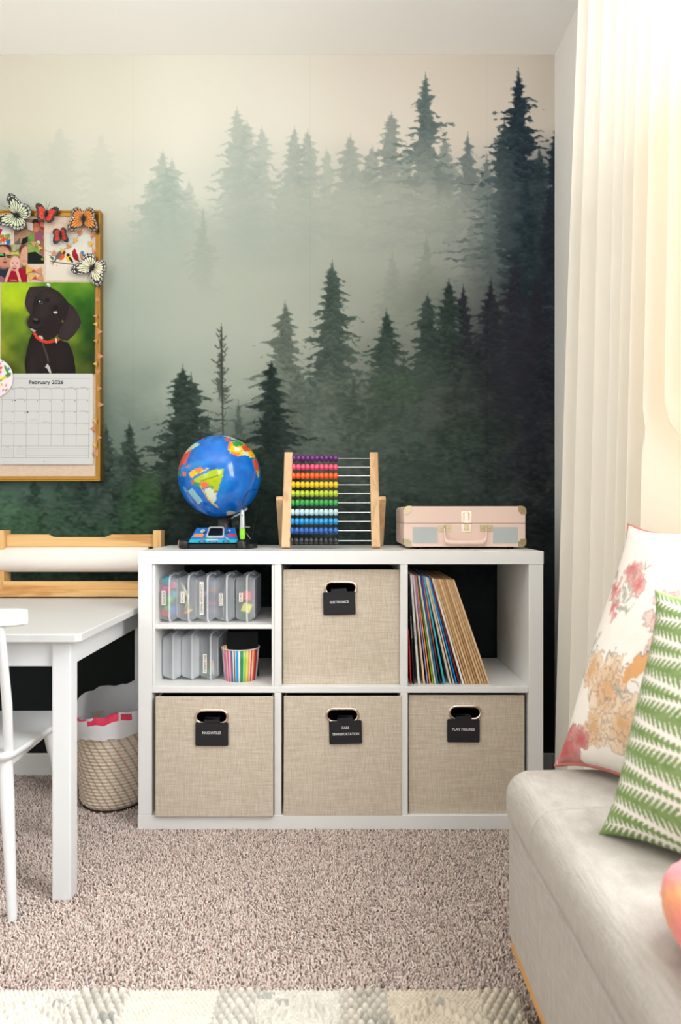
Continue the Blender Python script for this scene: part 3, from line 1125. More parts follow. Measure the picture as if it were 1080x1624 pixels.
def fabric_bin(cx, yf, z0, w, h, slot_dx, slot_dz, label, group):
    d = 0.335
    b = empty('fabric_bin', (cx, yf + d / 2, z0), label, 'storage bin', group)
    sw, shh, th = 0.083, 0.031, 0.006
    sxc, szc = cx + slot_dx, z0 + slot_dz
    N = 72
    inner, outer = [], []
    # matched loops: stadium and front rectangle
    corners = [math.atan2(zz - szc, xx - sxc) for xx, zz in ((cx + w / 2, z0 + h), (cx - w / 2, z0 + h), (cx - w / 2, z0), (cx + w / 2, z0))]
    angs = sorted([2 * math.pi * k / N - math.pi for k in range(N)] + corners)

    def stad(a, W, Hh):
        r = Hh / 2
        hx = W / 2 - r
        c_, s_ = math.cos(a), math.sin(a)
        # ray to stadium
        t = r / max(abs(s_), 1e-6)
        if abs(t * c_) <= hx:
            return t * c_, t * s_
        sg = 1 if c_ > 0 else -1
        bb = -2 * c_ * sg * hx
        cc = hx * hx - r * r
        t = (-bb + math.sqrt(max(bb * bb - 4 * cc, 0))) / 2
        return t * c_, t * s_

    def rect(a):
        c_, s_ = math.cos(a), math.sin(a)
        ts = []
        if c_ > 1e-9: ts.append((cx + w / 2 - sxc) / c_)
        if c_ < -1e-9: ts.append((cx - w / 2 - sxc) / c_)
        if s_ > 1e-9: ts.append((z0 + h - szc) / s_)
        if s_ < -1e-9: ts.append((z0 - szc) / s_)
        t = min(ts)
        return t * c_, t * s_
    n = len(angs)
    m = MB()
    I = [stad(a, sw, shh) for a in angs]
    O = [rect(a) for a in angs]
    ring = lambda L, y: [(sxc + p[0], y, szc + p[1]) for p in L]
    fi, fo = ring(I, yf), ring(O, yf)
    bi, bo = ring(I, yf + th), ring(O, yf + th)
    m.add(fi + fo, [(i, (i + 1) % n, n + (i + 1) % n, n + i) for i in range(n)])
    m.add(bi + bo, [(i, n + i, n + (i + 1) % n, (i + 1) % n) for i in range(n)])
    m.add(fi + bi, [(i, n + i, n + (i + 1) % n, (i + 1) % n) for i in range(n)])
    m.add(fo + bo, [(i, (i + 1) % n, n + (i + 1) % n, n + i) for i in range(n)])
    x0, x1, yb = cx - w / 2, cx + w / 2, yf + d
    m.box(x0, x0 + th, yf + th, yb, z0, z0 + h - .004)
    m.box(x1 - th, x1, yf + th, yb, z0, z0 + h - .004)
    m.box(x0 + th, x1 - th, yb - th, yb, z0, z0 + h - .004)
    m.box(x0 + th, x1 - th, yf + th, yb - th, z0, z0 + th)
    m.build('body', LINEN, b, bevel=.0022, seg=3, ang=60)
    q = th + .0006
    l = MB()
    lip = z0 + h - .006
    l.box(x0 + q, x1 - q, yb - q - .002, yb - q, z0 + q, lip)
    l.box(x0 + q, x0 + q + .002, yf + q, yb - q - .002, z0 + q, lip)
    l.box(x1 - q - .002, x1 - q, yf + q, yb - q - .002, z0 + q, lip)
    l.box(x0 + q + .002, x1 - q - .002, yf + q, yb - q - .002, z0 + q, z0 + q + .002)
    l.build('lining', DARK, b)
    g = MB()
    pts = []
    for k in range(48):
        a = 2 * math.pi * k / 48
        p = stad(a, sw + .004, shh + .004)
        pts.append((sxc + p[0], yf - .0012, szc + p[1]))
    g.tube(pts, .0041, 10, loop=True)
    g.build('grommet', ROSE, b)
    return sxc, szc


def bin_tag(cx, cz, yf, lines, tilt, label, size=.0098, wide=.055):
    """flat black tag hooked into the slot of a bin"""
    w, h = .090, .0645
    t = empty('bin_tag', (cx, yf - .0075, cz), label, 'label tag', 'black tags on the fabric bins')
    t.rotation_euler = (0, math.radians(tilt), 0)
    m = MB()
    r = rrect(w, h, .004)
    m.prism([(p[0], p[1]) for p in r], (0, 0.0015, 0), (1, 0, 0), (0, 0, 1), .0018)
    tab = [(-.024, h / 2 - .002), (.024, h / 2 - .002), (.020, h / 2 + .009), (-.020, h / 2 + .009)]
    m.prism(tab, (0, 0.0015, 0), (1, 0, 0), (0, 0, 1), .0018)
    # the hook that folds through the slot
    m.box(-.020, .020, -.0003, .022, h / 2 + .0075, h / 2 + .009)
    m.build('plate', TAG, t, local=True, bevel=.0006)
    k = MB()
    for i, s in enumerate(lines):
        zz = .004 - (i - (len(lines) - 1) / 2) * size * 1.75
        k.text(s, (0, -.00075, zz), (1, 0, 0), (0, 0, 1), size, bold=.012, fit=wide * (len(s) / max(len(q) for q in lines)))
    k.build('lettering', WHITE_INK, t, local=True, label='white printed lettering')


def bin_at(px0, px1, Y, z0, h, slot, tagc, lines, tilt, label, tlabel, wide):
    x0, x1 = XP(px0, Y), XP(px1, Y)
    sxc, szc = fabric_bin((x0 + x1) / 2, Y, z0, x1 - x0, h, XP(slot[0], Y) - (x0 + x1) / 2, ZP(slot[1], Y) - z0, label, 'fabric storage bins in the shelf cubes')
    bin_tag(XP(tagc[0], Y - .008), ZP(tagc[1], Y - .008), Y, lines, tilt, tlabel, wide=wide)


bin_at(449, 633.5, 1.979, SM1, .321, (540.6, 933), (538, 957), ['ELECTRONICS'], -1.5,
       'beige linen bin in the upper middle cube, below the abacus', 'black tag lettered ELECTRONICS hanging on the upper middle bin', .052)
bin_at(246, 433, 1.938, SB, .331, (336, 1136.5), (335.8, 1164.5), ['MAGNATILES'], 0.3,
       'beige linen bin in the lower left cube, nearest the wicker basket', 'black tag in the slot of the lower left bin', .051)
bin_at(450, 637, 1.948, SB, .330, (543, 1134), (548, 1161.5), ['CARS', 'TRANSPORTATION'], -1.5,
       'beige linen bin in the lower middle cube, between two other bins', 'black tag lettered CARS TRANSPORTATION on the lower middle bin', .074)
bin_at(648, 832, 1.962, SB, .329, (737.5, 1130), (735, 1159), ['PLAY FIGURES'], 0.2,
       'beige linen bin in the lower right cube, beside the bench', 'black tag lettered PLAY FIGURES on the lower right bin', .062)

# ------------------------------------------------------------------ translucent pencil boxes
FILM = mat_plastic_film('clear_plastic', (240, 248, 255), trans=.70, rough=.2)
FILM_MILKY = mat_plastic_film('milky_plastic', (244, 250, 255), trans=.34, rough=.25)
FILM2 = mat_plastic_film('clear_plastic_lid', (240, 248, 255), trans=.66, rough=.2)
FILM_EDGE = mat_plastic_film('clear_plastic_edge', (250, 252, 255), trans=.12)


def pencil_box(cx, yf, z0, label, sticker=None, sfrac=(.30, .62), lean=0.0, group='translucent pencil boxes in the upper left cube'):
    """flip-lid pencil case standing on its long side, short end to the front"""
    L, Hh, W = .205, .1345, .0525
    t = empty('pencil_box', (cx, yf + L / 2, z0), label, 'pencil box', group)
    t.rotation_euler = (0, math.radians(lean), 0)
    xf = .006                                        # where lid and base meet

    def ring(x, inset, r):
        return [(x, p[0], Hh / 2 + p[1]) for p in rrect(L - 2 * inset, Hh - 2 * inset, r, 4)]
    base = MB()
    base.loft([ring(-W / 2, .0135, .012), ring(-W / 2 + .0008, .0115, .0125), ring(-W / 2 + .005, .0085, .014), ring(xf - .002, .0030, .015), ring(xf - .0018, .0008, .0155), ring(xf, .0008, .0155)], cap=False)
    c = ring(-W / 2, .0135, .012)
    base.add(c, [tuple(range(len(c)))])
    nr = len(c)
    for i_ in range(nr * 5):
        if i_ // nr in (0, 3, 4):
            base.mi[i_] = 1
    base.build('base', [FILM_MILKY if 'empty' in label else FILM, FILM_EDGE], t, local=True)
    lid = MB()
    lid.loft([ring(xf + .0006, .0008, .0155), ring(xf + .0024, .0008, .0155), ring(xf + .0026, .0030, .015), ring(W / 2 - .005, .0085, .014), ring(W / 2 - .0008, .0115, .0125), ring(W / 2, .0135, .012)], cap=False)
    c = ring(W / 2, .0135, .012)
    lid.add(c, [tuple(range(len(c)))[::-1]])
    for i_ in range(nr * 5):
        if i_ // nr in (0, 1, 4):
            lid.mi[i_] = 1
    lid.build('lid', [FILM_MILKY if 'empty' in label else FILM2, FILM_EDGE], t, local=True)
    # latch: a curved tab over the rim
    la = MB()
    prof = [(-.016, -.006), (-.012, .001), (-.003, .0028), (.006, .002), (.014, .0005), (.019, -.004)]
    rows = []
    for yy in (-L / 2 + .045, -L / 2 + .085):
        rows.append([(xf + p[0] * .8, yy, Hh + p[1]) for p in prof])
    la.grid(rows)
    la.build('latch', FILM2, t, local=True, solid=.0012)
    if sticker:
        w = .0110
        zc = Hh * (1 - (sfrac[0] + sfrac[1]) / 2)
        ln = Hh * (sfrac[1] - sfrac[0])
        s = MB()
        # follows the slight slope of the end
        yo = -L / 2 + .0030
        s.box(-.0132 - w / 2 + .003, -.0132 + w / 2 + .003, yo - .0012, yo, zc - ln / 2, zc + ln / 2, 0)
        s.text(sticker, (-.0102, yo - .0016, zc), (0, 0, -1), (1, 0, 0), .0088, 1, fit=ln * .86)
        s.build('sticker', [PAPER, INK], t, local=True, label='white sticker with small black lettering')
    return t


BOXY = 1.983
boxes = [
    (-.4770, BOXY, INZ1, 'POM POMS', (.33, .63), 'leftmost of the five upper clear boxes, full of bright pom-poms'),
    (-.4235, BOXY, INZ1, 'CRAYONS', (.34, .59), 'second clear box from the left on the upper level, with crayons'),
    (-.3700, BOXY, INZ1, 'COLOR WONDER MARKERS', (.14, .83), 'middle one of the upper clear boxes, with the longest sticker'),
    (-.3160, BOXY, INZ1, 'STENCILS', (.38, .64), 'clear box holding grey sheets, second from the right on the upper level'),
    (-.2590, BOXY - .002, INZ1, 'PADS', (.37, .56), 'rightmost upper clear box, with yellow and coral pads inside'),
]
for b in boxes:
    pencil_box(b[0], b[1], b[2], b[5], b[3], b[4])
pencil_box(-.4740, 2.012, SM1, 'empty clear box at the left end of the lower level', group='translucent pencil boxes in the lower level')
pencil_box(-.4200, 2.012, SM1, 'empty clear box in the middle of three on the lower level', group='translucent pencil boxes in the lower level')
pencil_box(-.3660, 2.010, SM1, 'lower clear box beside the striped cup, with small animals inside', 'MINI ANIMALS', (.42, .83), group='translucent pencil boxes in the lower level')

# what shows through the plastic
r2 = random.Random(8)


def small(name, make, loc, matl, label, cat, group):
    o = make().build(name, matl, org=loc, local=True)
    tag(o, label, cat, group)
    return o


def pom(r):
    def f():
        m = MB()
        m.ball((0, 0, 0), r, r, r, 14, 9)
        rr = random.Random(int(r * 1e5))
        m.v = [tuple(c * (1 + .12 * rr.random()) for c in v) for v in m.v]
        return m
    return f


pc = {'pink': (236, 60, 128), 'teal': (24, 158, 176), 'yellow': (250, 186, 40), 'green': (120, 200, 84), 'blue': (40, 92, 180), 'red': (226, 70, 84), 'purple': (118, 84, 170)}
fz = INZ1 + .0125
for (dx, dy, dz, r, k) in ((-.010, .020, .083, .0125, 'pink'), (.002, .018, .056, .0105, 'green'), (-.014, .017, .046, .0075, 'yellow'), (-.004, .021, .108, .0125, 'teal'),
                            (.012, .020, .096, .0090, 'pink'), (.013, .019, .068, .011, 'teal'), (-.011, .018, .018, .0105, 'red'), (.011, .021, .026, .0125, 'blue'),
                            (-.002, .018, .034, .0085, 'green'), (-.015, .018, .066, .0085, 'purple'), (.003, .042, .020, .0125, 'purple')):
    small('pom_pom', pom(r * 1.12), (-.4770 + dx * .85, BOXY + max(dy - .006, .0125 + r * 1.15 if abs(dx) > .008 else .006 + r * 1.15), fz + dz - .004), mat('pom_' + k, pc[k], rough=.95), '%s pom-pom inside the leftmost upper clear box' % k, 'pom-pom', 'pom-poms in the first clear box')


def stick(L, r, tip=True):
    def f():
        m = MB()
        m.lathe([(0.0003, -L / 2), (r * .7, -L / 2), (r, -L / 2 + .001), (r, L / 2 - .012), (r * .8, L / 2 - .011), (r * .3, L / 2 - .001), (.0003, L / 2)], n=12, axis='z')
        return m
    return f


def rot(o, rx, ry):
    o.rotation_euler = (math.radians(rx), math.radians(ry), 0)
    return o


cr = {'yellow': (250, 206, 60), 'cream': (240, 232, 190), 'red': (226, 62, 58), 'olive': (190, 186, 96), 'navy': (54, 64, 116), 'coral': (240, 110, 80)}
for (dx, dy, dz, k, rx, ry) in ((.004, .022, .014, 'yellow', 0, 66), (.003, .038, .024, 'olive', 5, 40), (-.002, .030, .042, 'olive', 0, 14), (.012, .026, .060, 'navy', 0, 6),
                                (-.012, .020, .008, 'red', 70, 20), (-.008, .024, .072, 'cream', 0, -24), (.010, .045, .052, 'coral', 8, 8)):
    L = .026 if k in ('yellow', 'red') else .05
    rot(small('crayon', stick(L, .0042), (-.4235 + dx, BOXY + dy, fz + dz + .004), mat('crayon_' + k, cr[k], rough=.6), '%s crayon inside the second upper clear box' % k, 'crayon', 'crayons in the second clear box'), rx, ry)
mk = {'blue': (60, 140, 230), 'orange': (244, 140, 84), 'navy': (52, 78, 136), 'magenta': (240, 60, 160), 'violet': (176, 120, 196), 'lilac': (200, 170, 210)}
for (dx, dz, k) in ((.011, .094, 'blue'), (.0125, .077, 'orange'), (.011, .058, 'navy'), (.012, .038, 'magenta'), (.009, .016, 'violet'), (-.010, .064, 'lilac')):
    rot(small('marker_pen', stick(.13, .0068), (-.3700 + dx, BOXY + .10, fz + dz), mat('marker_' + k, mk[k], rough=.45), '%s marker pen lying in the middle upper clear box' % k, 'marker', 'markers in the third clear box'), 90, 0)


def sheet(poly, th=.001):
    def f():
        m = MB()
        m.prism(poly, (0, 0, 0), (0, 1, 0), (0, 0, 1), th)
        return m
    return f


for dx, k, c, sc in ((-.006, 'pale grey', (196, 196, 200), 1.0), (.004, 'dark grey', (96, 100, 116), .9), (.012, 'slate grey', (120, 128, 150), .95)):
    small('stencil_sheet', sheet([(-.085 * sc, 0), (.085 * sc, 0), (.085 * sc, .098 * sc), (-.04 * sc, .1 * sc), (-.085 * sc, .05)]), (-.3160 + dx, BOXY + .102, fz + .002), mat('sheet_' + k.replace(' ', '_'), c, rough=.6),
          '%s sheet standing inside the fourth upper clear box' % k, 'sheet', 'sheets in the fourth clear box')


def pad(w, h, d, a):
    def f():
        m = MB()
        ca, sa = math.cos(a), math.sin(a)
        pts = [(x * ca - z * sa, x * sa + z * ca) for x, z in ((-w / 2, -h / 2), (w / 2, -h / 2), (w / 2, h / 2), (-w / 2, h / 2))]
        m.prism(pts, (0, d / 2, 0), (1, 0, 0), (0, 0, 1), d)
        return m
    return f


small('note_pad', pad(.024, .022, .05, -.12), (-.2545, BOXY + .037, fz + .062), mat('pad_coral', (255, 96, 84), rough=.8), 'coral square pad above the yellow one in the rightmost upper box', 'pad', 'pads in the fifth clear box')
small('note_pad', pad(.025, .024, .05, -.32), (-.2555, BOXY + .037, fz + .028), mat('pad_yellow', (244, 244, 44), rough=.8), 'yellow square pad low in the rightmost upper box', 'pad', 'pads in the fifth clear box')
small('card_sheet', sheet([(-.075, 0), (.075, 0), (.075, .088), (-.075, .094)]), (-.2700, BOXY + .100, fz + .001), mat('card_green', (54, 168, 128), rough=.7), 'green card standing behind the pads in the rightmost upper box', 'card', 'pads in the fifth clear box')
small('card_sheet', sheet([(-.07, 0), (.07, 0), (.07, .094), (-.07, .1)]), (-.2410, BOXY + .102, fz + .001), mat('card_purple', (164, 120, 176), rough=.7), 'purple card standing at the right in the rightmost upper box', 'card', 'pads in the fifth clear box')


def critter():
    m = MB()
    m.ball((0, 0, 0), .007, .011, .007, 10, 7)
    m.ball((0, -.011, .007), .0045, .005, .005, 10, 7)
    for sx_ in (-1, 1):
        for sy_ in (-1, 1):
            m.tube([(sx_ * .004, sy_ * .006, -.003), (sx_ * .0045, sy_ * .007, -.012)], .002, 6)
    return m


cc = {'orange': (246, 176, 40), 'green': (110, 200, 110), 'blue': (80, 150, 190), 'brown': (150, 96, 80), 'cream': (240, 226, 170), 'white': (236, 236, 232), 'grey': (140, 150, 160), 'pink': (214, 150, 160)}
fz2 = SM1 + .0125
for (dx, dy, dz, k) in ((-.014, .020, .038, 'orange'), (-.010, .024, .014, 'green'), (.008, .026, .058, 'blue'), (.012, .050, .046, 'brown'), (.006, .028, .034, 'cream'),
                        (.006, .030, .013, 'white'), (.010, .060, .074, 'grey'), (-.006, .060, .014, 'pink'), (.008, .075, .020, 'blue')):
    small('toy_animal', critter, (-.3660 + dx * .8, 2.010 + dy + .004, fz2 + dz), mat('toy_' + k, cc[k], rough=.5), '%s toy animal inside the lower clear box with a sticker' % k, 'toy animal', 'toy animals in a clear box')

# ------------------------------------------------------------------ striped cup with pencils and a black slate
cupc = Vector((-.2790, 2.046, SM1))
cup = empty('striped_cup', cupc, 'paper cup with rainbow stripes on the lower level of the left cube', 'cup')
m = MB()
nseg = 180
hC, r0, r1 = .0915, .0470, .0545
m.lathe([(.0005, .002), (r0 - .002, .002), (r0 - .002, 0), (r0, 0), (r0 + (r1 - r0) * .33, hC * .33), (r0 + (r1 - r0) * .66, hC * .66), (r1, hC), (r1 - .0012, hC), (r0 - .0012, .004), (.0005, .004)], cupc, nseg)
pal = [(235, 235, 232), (112, 130, 176), (235, 235, 232), (224, 130, 160), (224, 130, 160), (224, 130, 160), (235, 225, 228), (214, 40, 66), (240, 150, 170), (235, 235, 232), (222, 120, 148), (60, 110, 150), (60, 110, 150),
       (235, 235, 232), (90, 60, 80), (235, 235, 232), (44, 160, 220), (44, 160, 220), (235, 235, 232), (235, 235, 232), (70, 60, 70), (20, 160, 76), (20, 160, 76), (235, 235, 232), (166, 206, 40), (166, 206, 40), (235, 235, 232),
       (252, 200, 30), (250, 150, 30), (235, 235, 232), (226, 60, 40), (235, 235, 232), (250, 140, 40), (214, 44, 44), (200, 40, 60), (235, 235, 232)]
cols = np.ones((len(m.v), 3)) * lin((232, 230, 226))
vv = np.array(m.v) - np.array(cupc)
th = np.degrees(np.arctan2(vv[:, 1], vv[:, 0])) % 360          # 180..360 faces the room
rr = np.hypot(vv[:, 0], vv[:, 1])
for i in range(len(cols)):
    zz = vv[i, 2]
    rout = r0 + (r1 - r0) * zz / hC
    if rr[i] > rout - .0006 and zz < hC - .0005 or (rr[i] > rout - .0004):
        s = (1 - math.cos(math.radians(th[i] - 180))) / 2 if th[i] >= 180 else (th[i] / 180 * 1.7) % 1
        j = min(int(s * len(pal)), len(pal) - 1)
        cols[i] = lin(pal[j])
m.col = cols
m.build('cup_wall', mat_attr('printed_card', rough=.45, spec=.4), cup)
rim = MB()
rim.tube([(cupc.x + r1 * math.cos(a), cupc.y + r1 * math.sin(a), cupc.z + hC) for a in [2 * math.pi * k / 64 for k in range(64)]], .0018, 8, loop=True)
rim.build('rim', PAPER, cup, label='white rolled rim')
sl = MB()
sl.prism([(-.046, 0), (.046, 0), (.046, .128), (-.046, .128)], (0, 0, 0), (1, 0, 0), (0, 0, 1), .005)
so = sl.build('slate', mat('slate_black', (30, 30, 32), rough=.75, spec=.25), org=(-.2735, 2.056, SM1 + .0046), local=True, bevel=.001)
so.rotation_euler = (math.radians(-7), math.radians(-1.5), 0)
tag(so, 'black slate standing in the striped cup', 'slate')
for (dx, a, lab) in ((-.038, -9, 'wooden pencil end leaning out of the striped cup, the left one'), (-.028, -17, 'wooden pencil end leaning out of the striped cup, nearer the slate')):
    m = MB()
    m.lathe([(.0003, 0), (.0036, 0), (.0036, .098), (.0003, .098)], n=6, smooth=False)
    p = m.build('pencil', mat('bare_wood', (226, 186, 140), rough=.6), org=(cupc.x + dx * .62, 2.022, SM1 + .006), local=True)
    p.rotation_euler = (math.radians(5), math.radians(a), 0)
    tag(p, lab, 'pencil', 'pencils in the striped cup')

# ------------------------------------------------------------------ records
REC = [  # bottom X, top X (in a 6.75x crop from pixel 640), thickness mm, colour(s), label
    (88, 60, 3.0, (206, 60, 66), 'small red sleeve at the far left, leaning on the divider'),
    (118, 63, 3.6, (36, 36, 40), 'black record sleeve with white lettering, second from the left'),
    (178, 92, 5.0, (226, 226, 220), 'white record sleeve with faint lettering near the left end'),
    (232, 112, 4.2, ((222, 190, 200), (226, 196, 150)), 'sleeve fading from pink to straw yellow'),
    (266, 124, 2.4, (150, 148, 196), 'thin lavender sleeve beside the pink one'),
    (292, 138, 2.4, ((226, 110, 96), (232, 160, 90)), 'thin coral and orange sleeve'),
    (324, 152, 2.8, ((36, 100, 66), (150, 170, 40)), 'dark green sleeve with yellow-green print'),
    (350, 172, 3.0, (200, 198, 186), 'pale grey sleeve right of the green one'),
    (376, 192, 2.4, ((60, 66, 120), (50, 130, 150)), 'thin navy and teal sleeve'),
    (404, 208, 3.2, ((120, 76, 150), (236, 130, 80), (110, 60, 60), (40, 38, 46)), 'sleeve fading from violet to orange and dark brown'),
    (448, 228, 2.2, (72, 168, 186), 'thin cyan sleeve left of the wide grey ones'),
    (514, 251, 4.6, (196, 188, 170), 'wide grey-beige sleeve in the middle'),
    (546, 267, 2.4, (186, 180, 166), 'narrow grey sleeve just left of the bright blue one'),
    (576, 282, 3.0, (20, 132, 196), 'bright blue sleeve between grey and maroon ones'),
    (606, 298, 2.4, (112, 40, 52), 'thin maroon sleeve right of the bright blue one'),
    (652, 322, 5.0, (232, 224, 214), 'wide white sleeve before the tan ones'),
]
tan = [(204, 168, 124), (186, 148, 104), (214, 182, 140), (196, 158, 116), (176, 136, 96), (212, 180, 138), (204, 170, 128), (190, 152, 110), (216, 186, 146)]
tl = ['first tan card sleeve, right beside the wide white one', 'second tan sleeve in the row of brown card sleeves', 'third tan sleeve in the row of brown card sleeves', 'fourth tan sleeve in the row of brown card sleeves',
      'middle tan sleeve of the nine brown card ones', 'tan sleeve with a worn edge, fourth from the right end', 'tan sleeve third from the right end of the row', 'tan sleeve second from the right end of the row', 'last tan sleeve, leaning most, at the right end']
for i in range(9):
    REC.append((682 + i * 30.5, 344 + i * 25.2, 5.0, tan[i], tl[i]))
RYF = 1.976
for i, (bx, tx_, t, c, lab) in enumerate(REC):
    if i >= 2:
        t = min(5.8, max(t, .93 * (tx_ - REC[i - 1][1]) * .2615 * .97))
    xb = XP(640 + bx / 6.75, RYF)
    xt = XP(640 + tx_ / 6.75, RYF)
    th_ = math.asin(min((xb - xt) / (.307 if i else .150), .5))
    t *= .001
    Hh = .307 if i else .150
    cl = c if isinstance(c[0], tuple) else (c,)
    nz = 40
    rr_ = random.Random(i)
    m = MB()
    rows_f, rows_b = [], []
    yj = rr_.random() * .004
    for k in range(nz + 1):
        z = Hh * k / nz
        jit = (rr_.random() - .5) * (.0012 if i > 15 else .0003)
        rows_f.append([(-t, yj + abs(jit), z), (-t * .75, yj - .0004 + jit, z), (-t * .25, yj - .0004 + jit, z), (0, yj + abs(jit), z)])
        rows_b.append([(0, .305, z), (-t, .305, z)])
    rings = [rows_f[k] + rows_b[k] for k in range(nz + 1)]
    m.loft(rings, smooth=False)
    cols = np.zeros((len(m.v), 3))
    zz = np.array(m.v)[:, 2] / Hh
    for k in range(len(cols)):
        f = (1 - zz[k]) * (len(cl) - 1)
        a = int(min(f, len(cl) - 1))
        b_ = min(a + 1, len(cl) - 1)
        cols[k] = lin(np.array(cl[a]) * (1 - (f - a)) + np.array(cl[b_]) * (f - a)) * (1.02 + .14 * random.Random(int(zz[k] * nz * 7) + i).random())
    m.col = cols
    mats_ = [mat_attr('sleeve_card', rough=.75, spec=.2), WHITE_INK if i == 1 else INK]
    if i == 1:
        m.text('PHIL LIVESTONS', (-t / 2, -.0009 + yj, Hh * .52), (0, 0, -1), (1, 0, 0), .0042, 1, fit=.062)
    if i == 2:
        m.text('GREATEST HITS', (-t / 2, -.0009 + yj, Hh * .46), (0, 0, -1), (1, 0, 0), .0036, 1, fit=.060)
    m.col = np.concatenate([cols, np.zeros((len(m.v) - len(cols), 3))], 0)
    # pivots on its lower left edge: local x runs 0..-t, shift so that edge is the origin
    m.v = [(v[0] + t, v[1], v[2]) for v in m.v]
    o = m.build('record_sleeve', mats_, org=(xb - t * math.cos(th_), RYF, SM1 + .0003), local=True)
    o.rotation_euler = (0, -th_, 0)
    tag(o, lab, 'record', 'records leaning in the upper right cube')
# ------------------------------------------------------------------ pink suitcase record player
PINK = mat('pink_leatherette', (240, 212, 198), rough=.55, spec=.35, bump=.12, scale=700)
GRILLE = mat('speaker_cloth', (186, 194, 192), rough=.85, bump=.4, scale=900)
BRASS = mat('pale_brass', (206, 192, 156), rough=.24, metal=1.0)
SEAM = mat('seam_dark', (120, 84, 74), rough=.7)
CY0 = 2.058
cx0, cx1 = XP(640.3, CY0), XP(834, CY0)
cz0, cz1 = ST1 + .0075, ZP(803, CY0)
zs = ZP(830, CY0)
cd = .265
case = empty('suitcase_record_player', ((cx0 + cx1) / 2, CY0 + cd / 2, ST1), 'pink suitcase record player on the right end of the shelf top', 'record player')


def rbox(x0, x1, y0, y1, z0, z1, r, n=5):
    """box with vertical edges rounded (rounded plan)"""
    m = MB()
    pl = rrect(x1 - x0, y1 - y0, r, n)
    xm, ym = (x0 + x1) / 2, (y0 + y1) / 2
    m.loft([[(xm + p[0], ym + p[1], z0) for p in pl], [(xm + p[0], ym + p[1], z1) for p in pl]])
    return m


def case_shell(z0, z1, top):
    # front outline rounded at its outer corners: profile in x-z lofted along y
    m = MB()
    r = .012
    pts = []
    if top:
        pts = [(cx0, z0), (cx1, z0)] + [(cx1 - r + r * math.cos(a), z1 - r + r * math.sin(a)) for a in [math.pi / 2 * k / 6 for k in range(7)]] + \
              [(cx0 + r + r * math.cos(a), z1 - r + r * math.sin(a)) for a in [math.pi / 2 + math.pi / 2 * k / 6 for k in range(7)]]
    else:
        pts = [(cx1, z1), (cx0, z1)] + [(cx0 + r + r * math.cos(a), z0 + r + r * math.sin(a)) for a in [math.pi + math.pi / 2 * k / 6 for k in range(7)]] + \
              [(cx1 - r + r * math.cos(a), z0 + r + r * math.sin(a)) for a in [1.5 * math.pi + math.pi / 2 * k / 6 for k in range(7)]]
    xc, zc = (cx0 + cx1) / 2, (z0 + z1) / 2
    rings = []
    for y, k in ((CY0, 0), (CY0 + .001, .0016), (CY0 + .004, .003), (CY0 + cd - .004, .003), (CY0 + cd, 0)):
        kx = (abs(cx1 - xc) - .003 + k) / abs(cx1 - xc)
        rings.append([(xc + (p[0] - xc) * kx, y, p[1]) for p in pts])
    m.loft(rings, smooth=False)
    return m


case_shell(cz0, zs - .0006, False).build('body', PINK, case, bevel=.001)
case_shell(zs + .0006, cz1, True).build('lid', PINK, case, bevel=.001)
m = MB()
m.box(cx0 + .004, cx1 - .004, CY0 + .003, CY0 + cd - .004, zs - .0007, zs + .0007)
m.build('seam', SEAM, case)
for a, b in ((654.4, 693.7), (782, 821.5)):
    m = MB()
    x0, x1, z0, z1 = XP(a, CY0), XP(b, CY0), ZP(861.7, CY0), ZP(836, CY0)
    m.prism([(p[0] + (x0 + x1) / 2, p[1] + (z0 + z1) / 2) for p in rrect(x1 - x0, z1 - z0, .002)], (0, CY0, 0), (1, 0, 0), (0, 0, 1), .0012)
    m.build('speaker_grille', GRILLE, case)
# corner caps
for sx_ in (0, 1):
    for sz_ in (0, 1):
        m = MB()
        X0 = cx0 if sx_ == 0 else cx1
        Z0 = cz0 if sz_ == 0 else cz1
        dx, dz = (1 if sx_ == 0 else -1), (1 if sz_ == 0 else -1)
        L, r = .0225, .0135
        q = .0012
        # L shaped shell with a rounded outer corner, on the front and wrapping the sides
        arc = [(X0 + dx * (r - (r + q) * math.cos(a)), Z0 + dz * (r - (r + q) * math.sin(a))) for a in [math.pi / 2 * k / 6 for k in range(7)]]
        poly = [(X0 - dx * q, Z0 + dz * L)] + arc + [(X0 + dx * L, Z0 - dz * q), (X0 + dx * L, Z0 + dz * L * .6), (X0 + dx * L * .6, Z0 + dz * L)]
        if dx * dz < 0:
            poly = poly[::-1]
        a_ = [(p[0], CY0 - .0016, p[1]) for p in poly]
        b_ = [(p[0], CY0 + .020, p[1]) for p in poly]
        n = len(poly)
        m.add(a_, [tuple(range(n))])
        m.add(a_ + b_, [(i, n + i, n + (i + 1) % n, (i + 1) % n) for i in range(8)])
        m.ball((X0 + dx * L * .74, CY0 - .0018, Z0 + dz * L * .36), .0014, .001, .0014, 8, 6)
        for k in range(3):
            xx = X0 + dx * (.004 + .0034 * k)
            m.box(min(xx, xx + dx * .0016), max(xx, xx + dx * .0016), CY0 - .0024, CY0 - .0014, min(Z0 + dz * .005, Z0 + dz * .018), max(Z0 + dz * .005, Z0 + dz * .018))
        m.build('corner_cap', BRASS, case, label='ribbed metal corner')
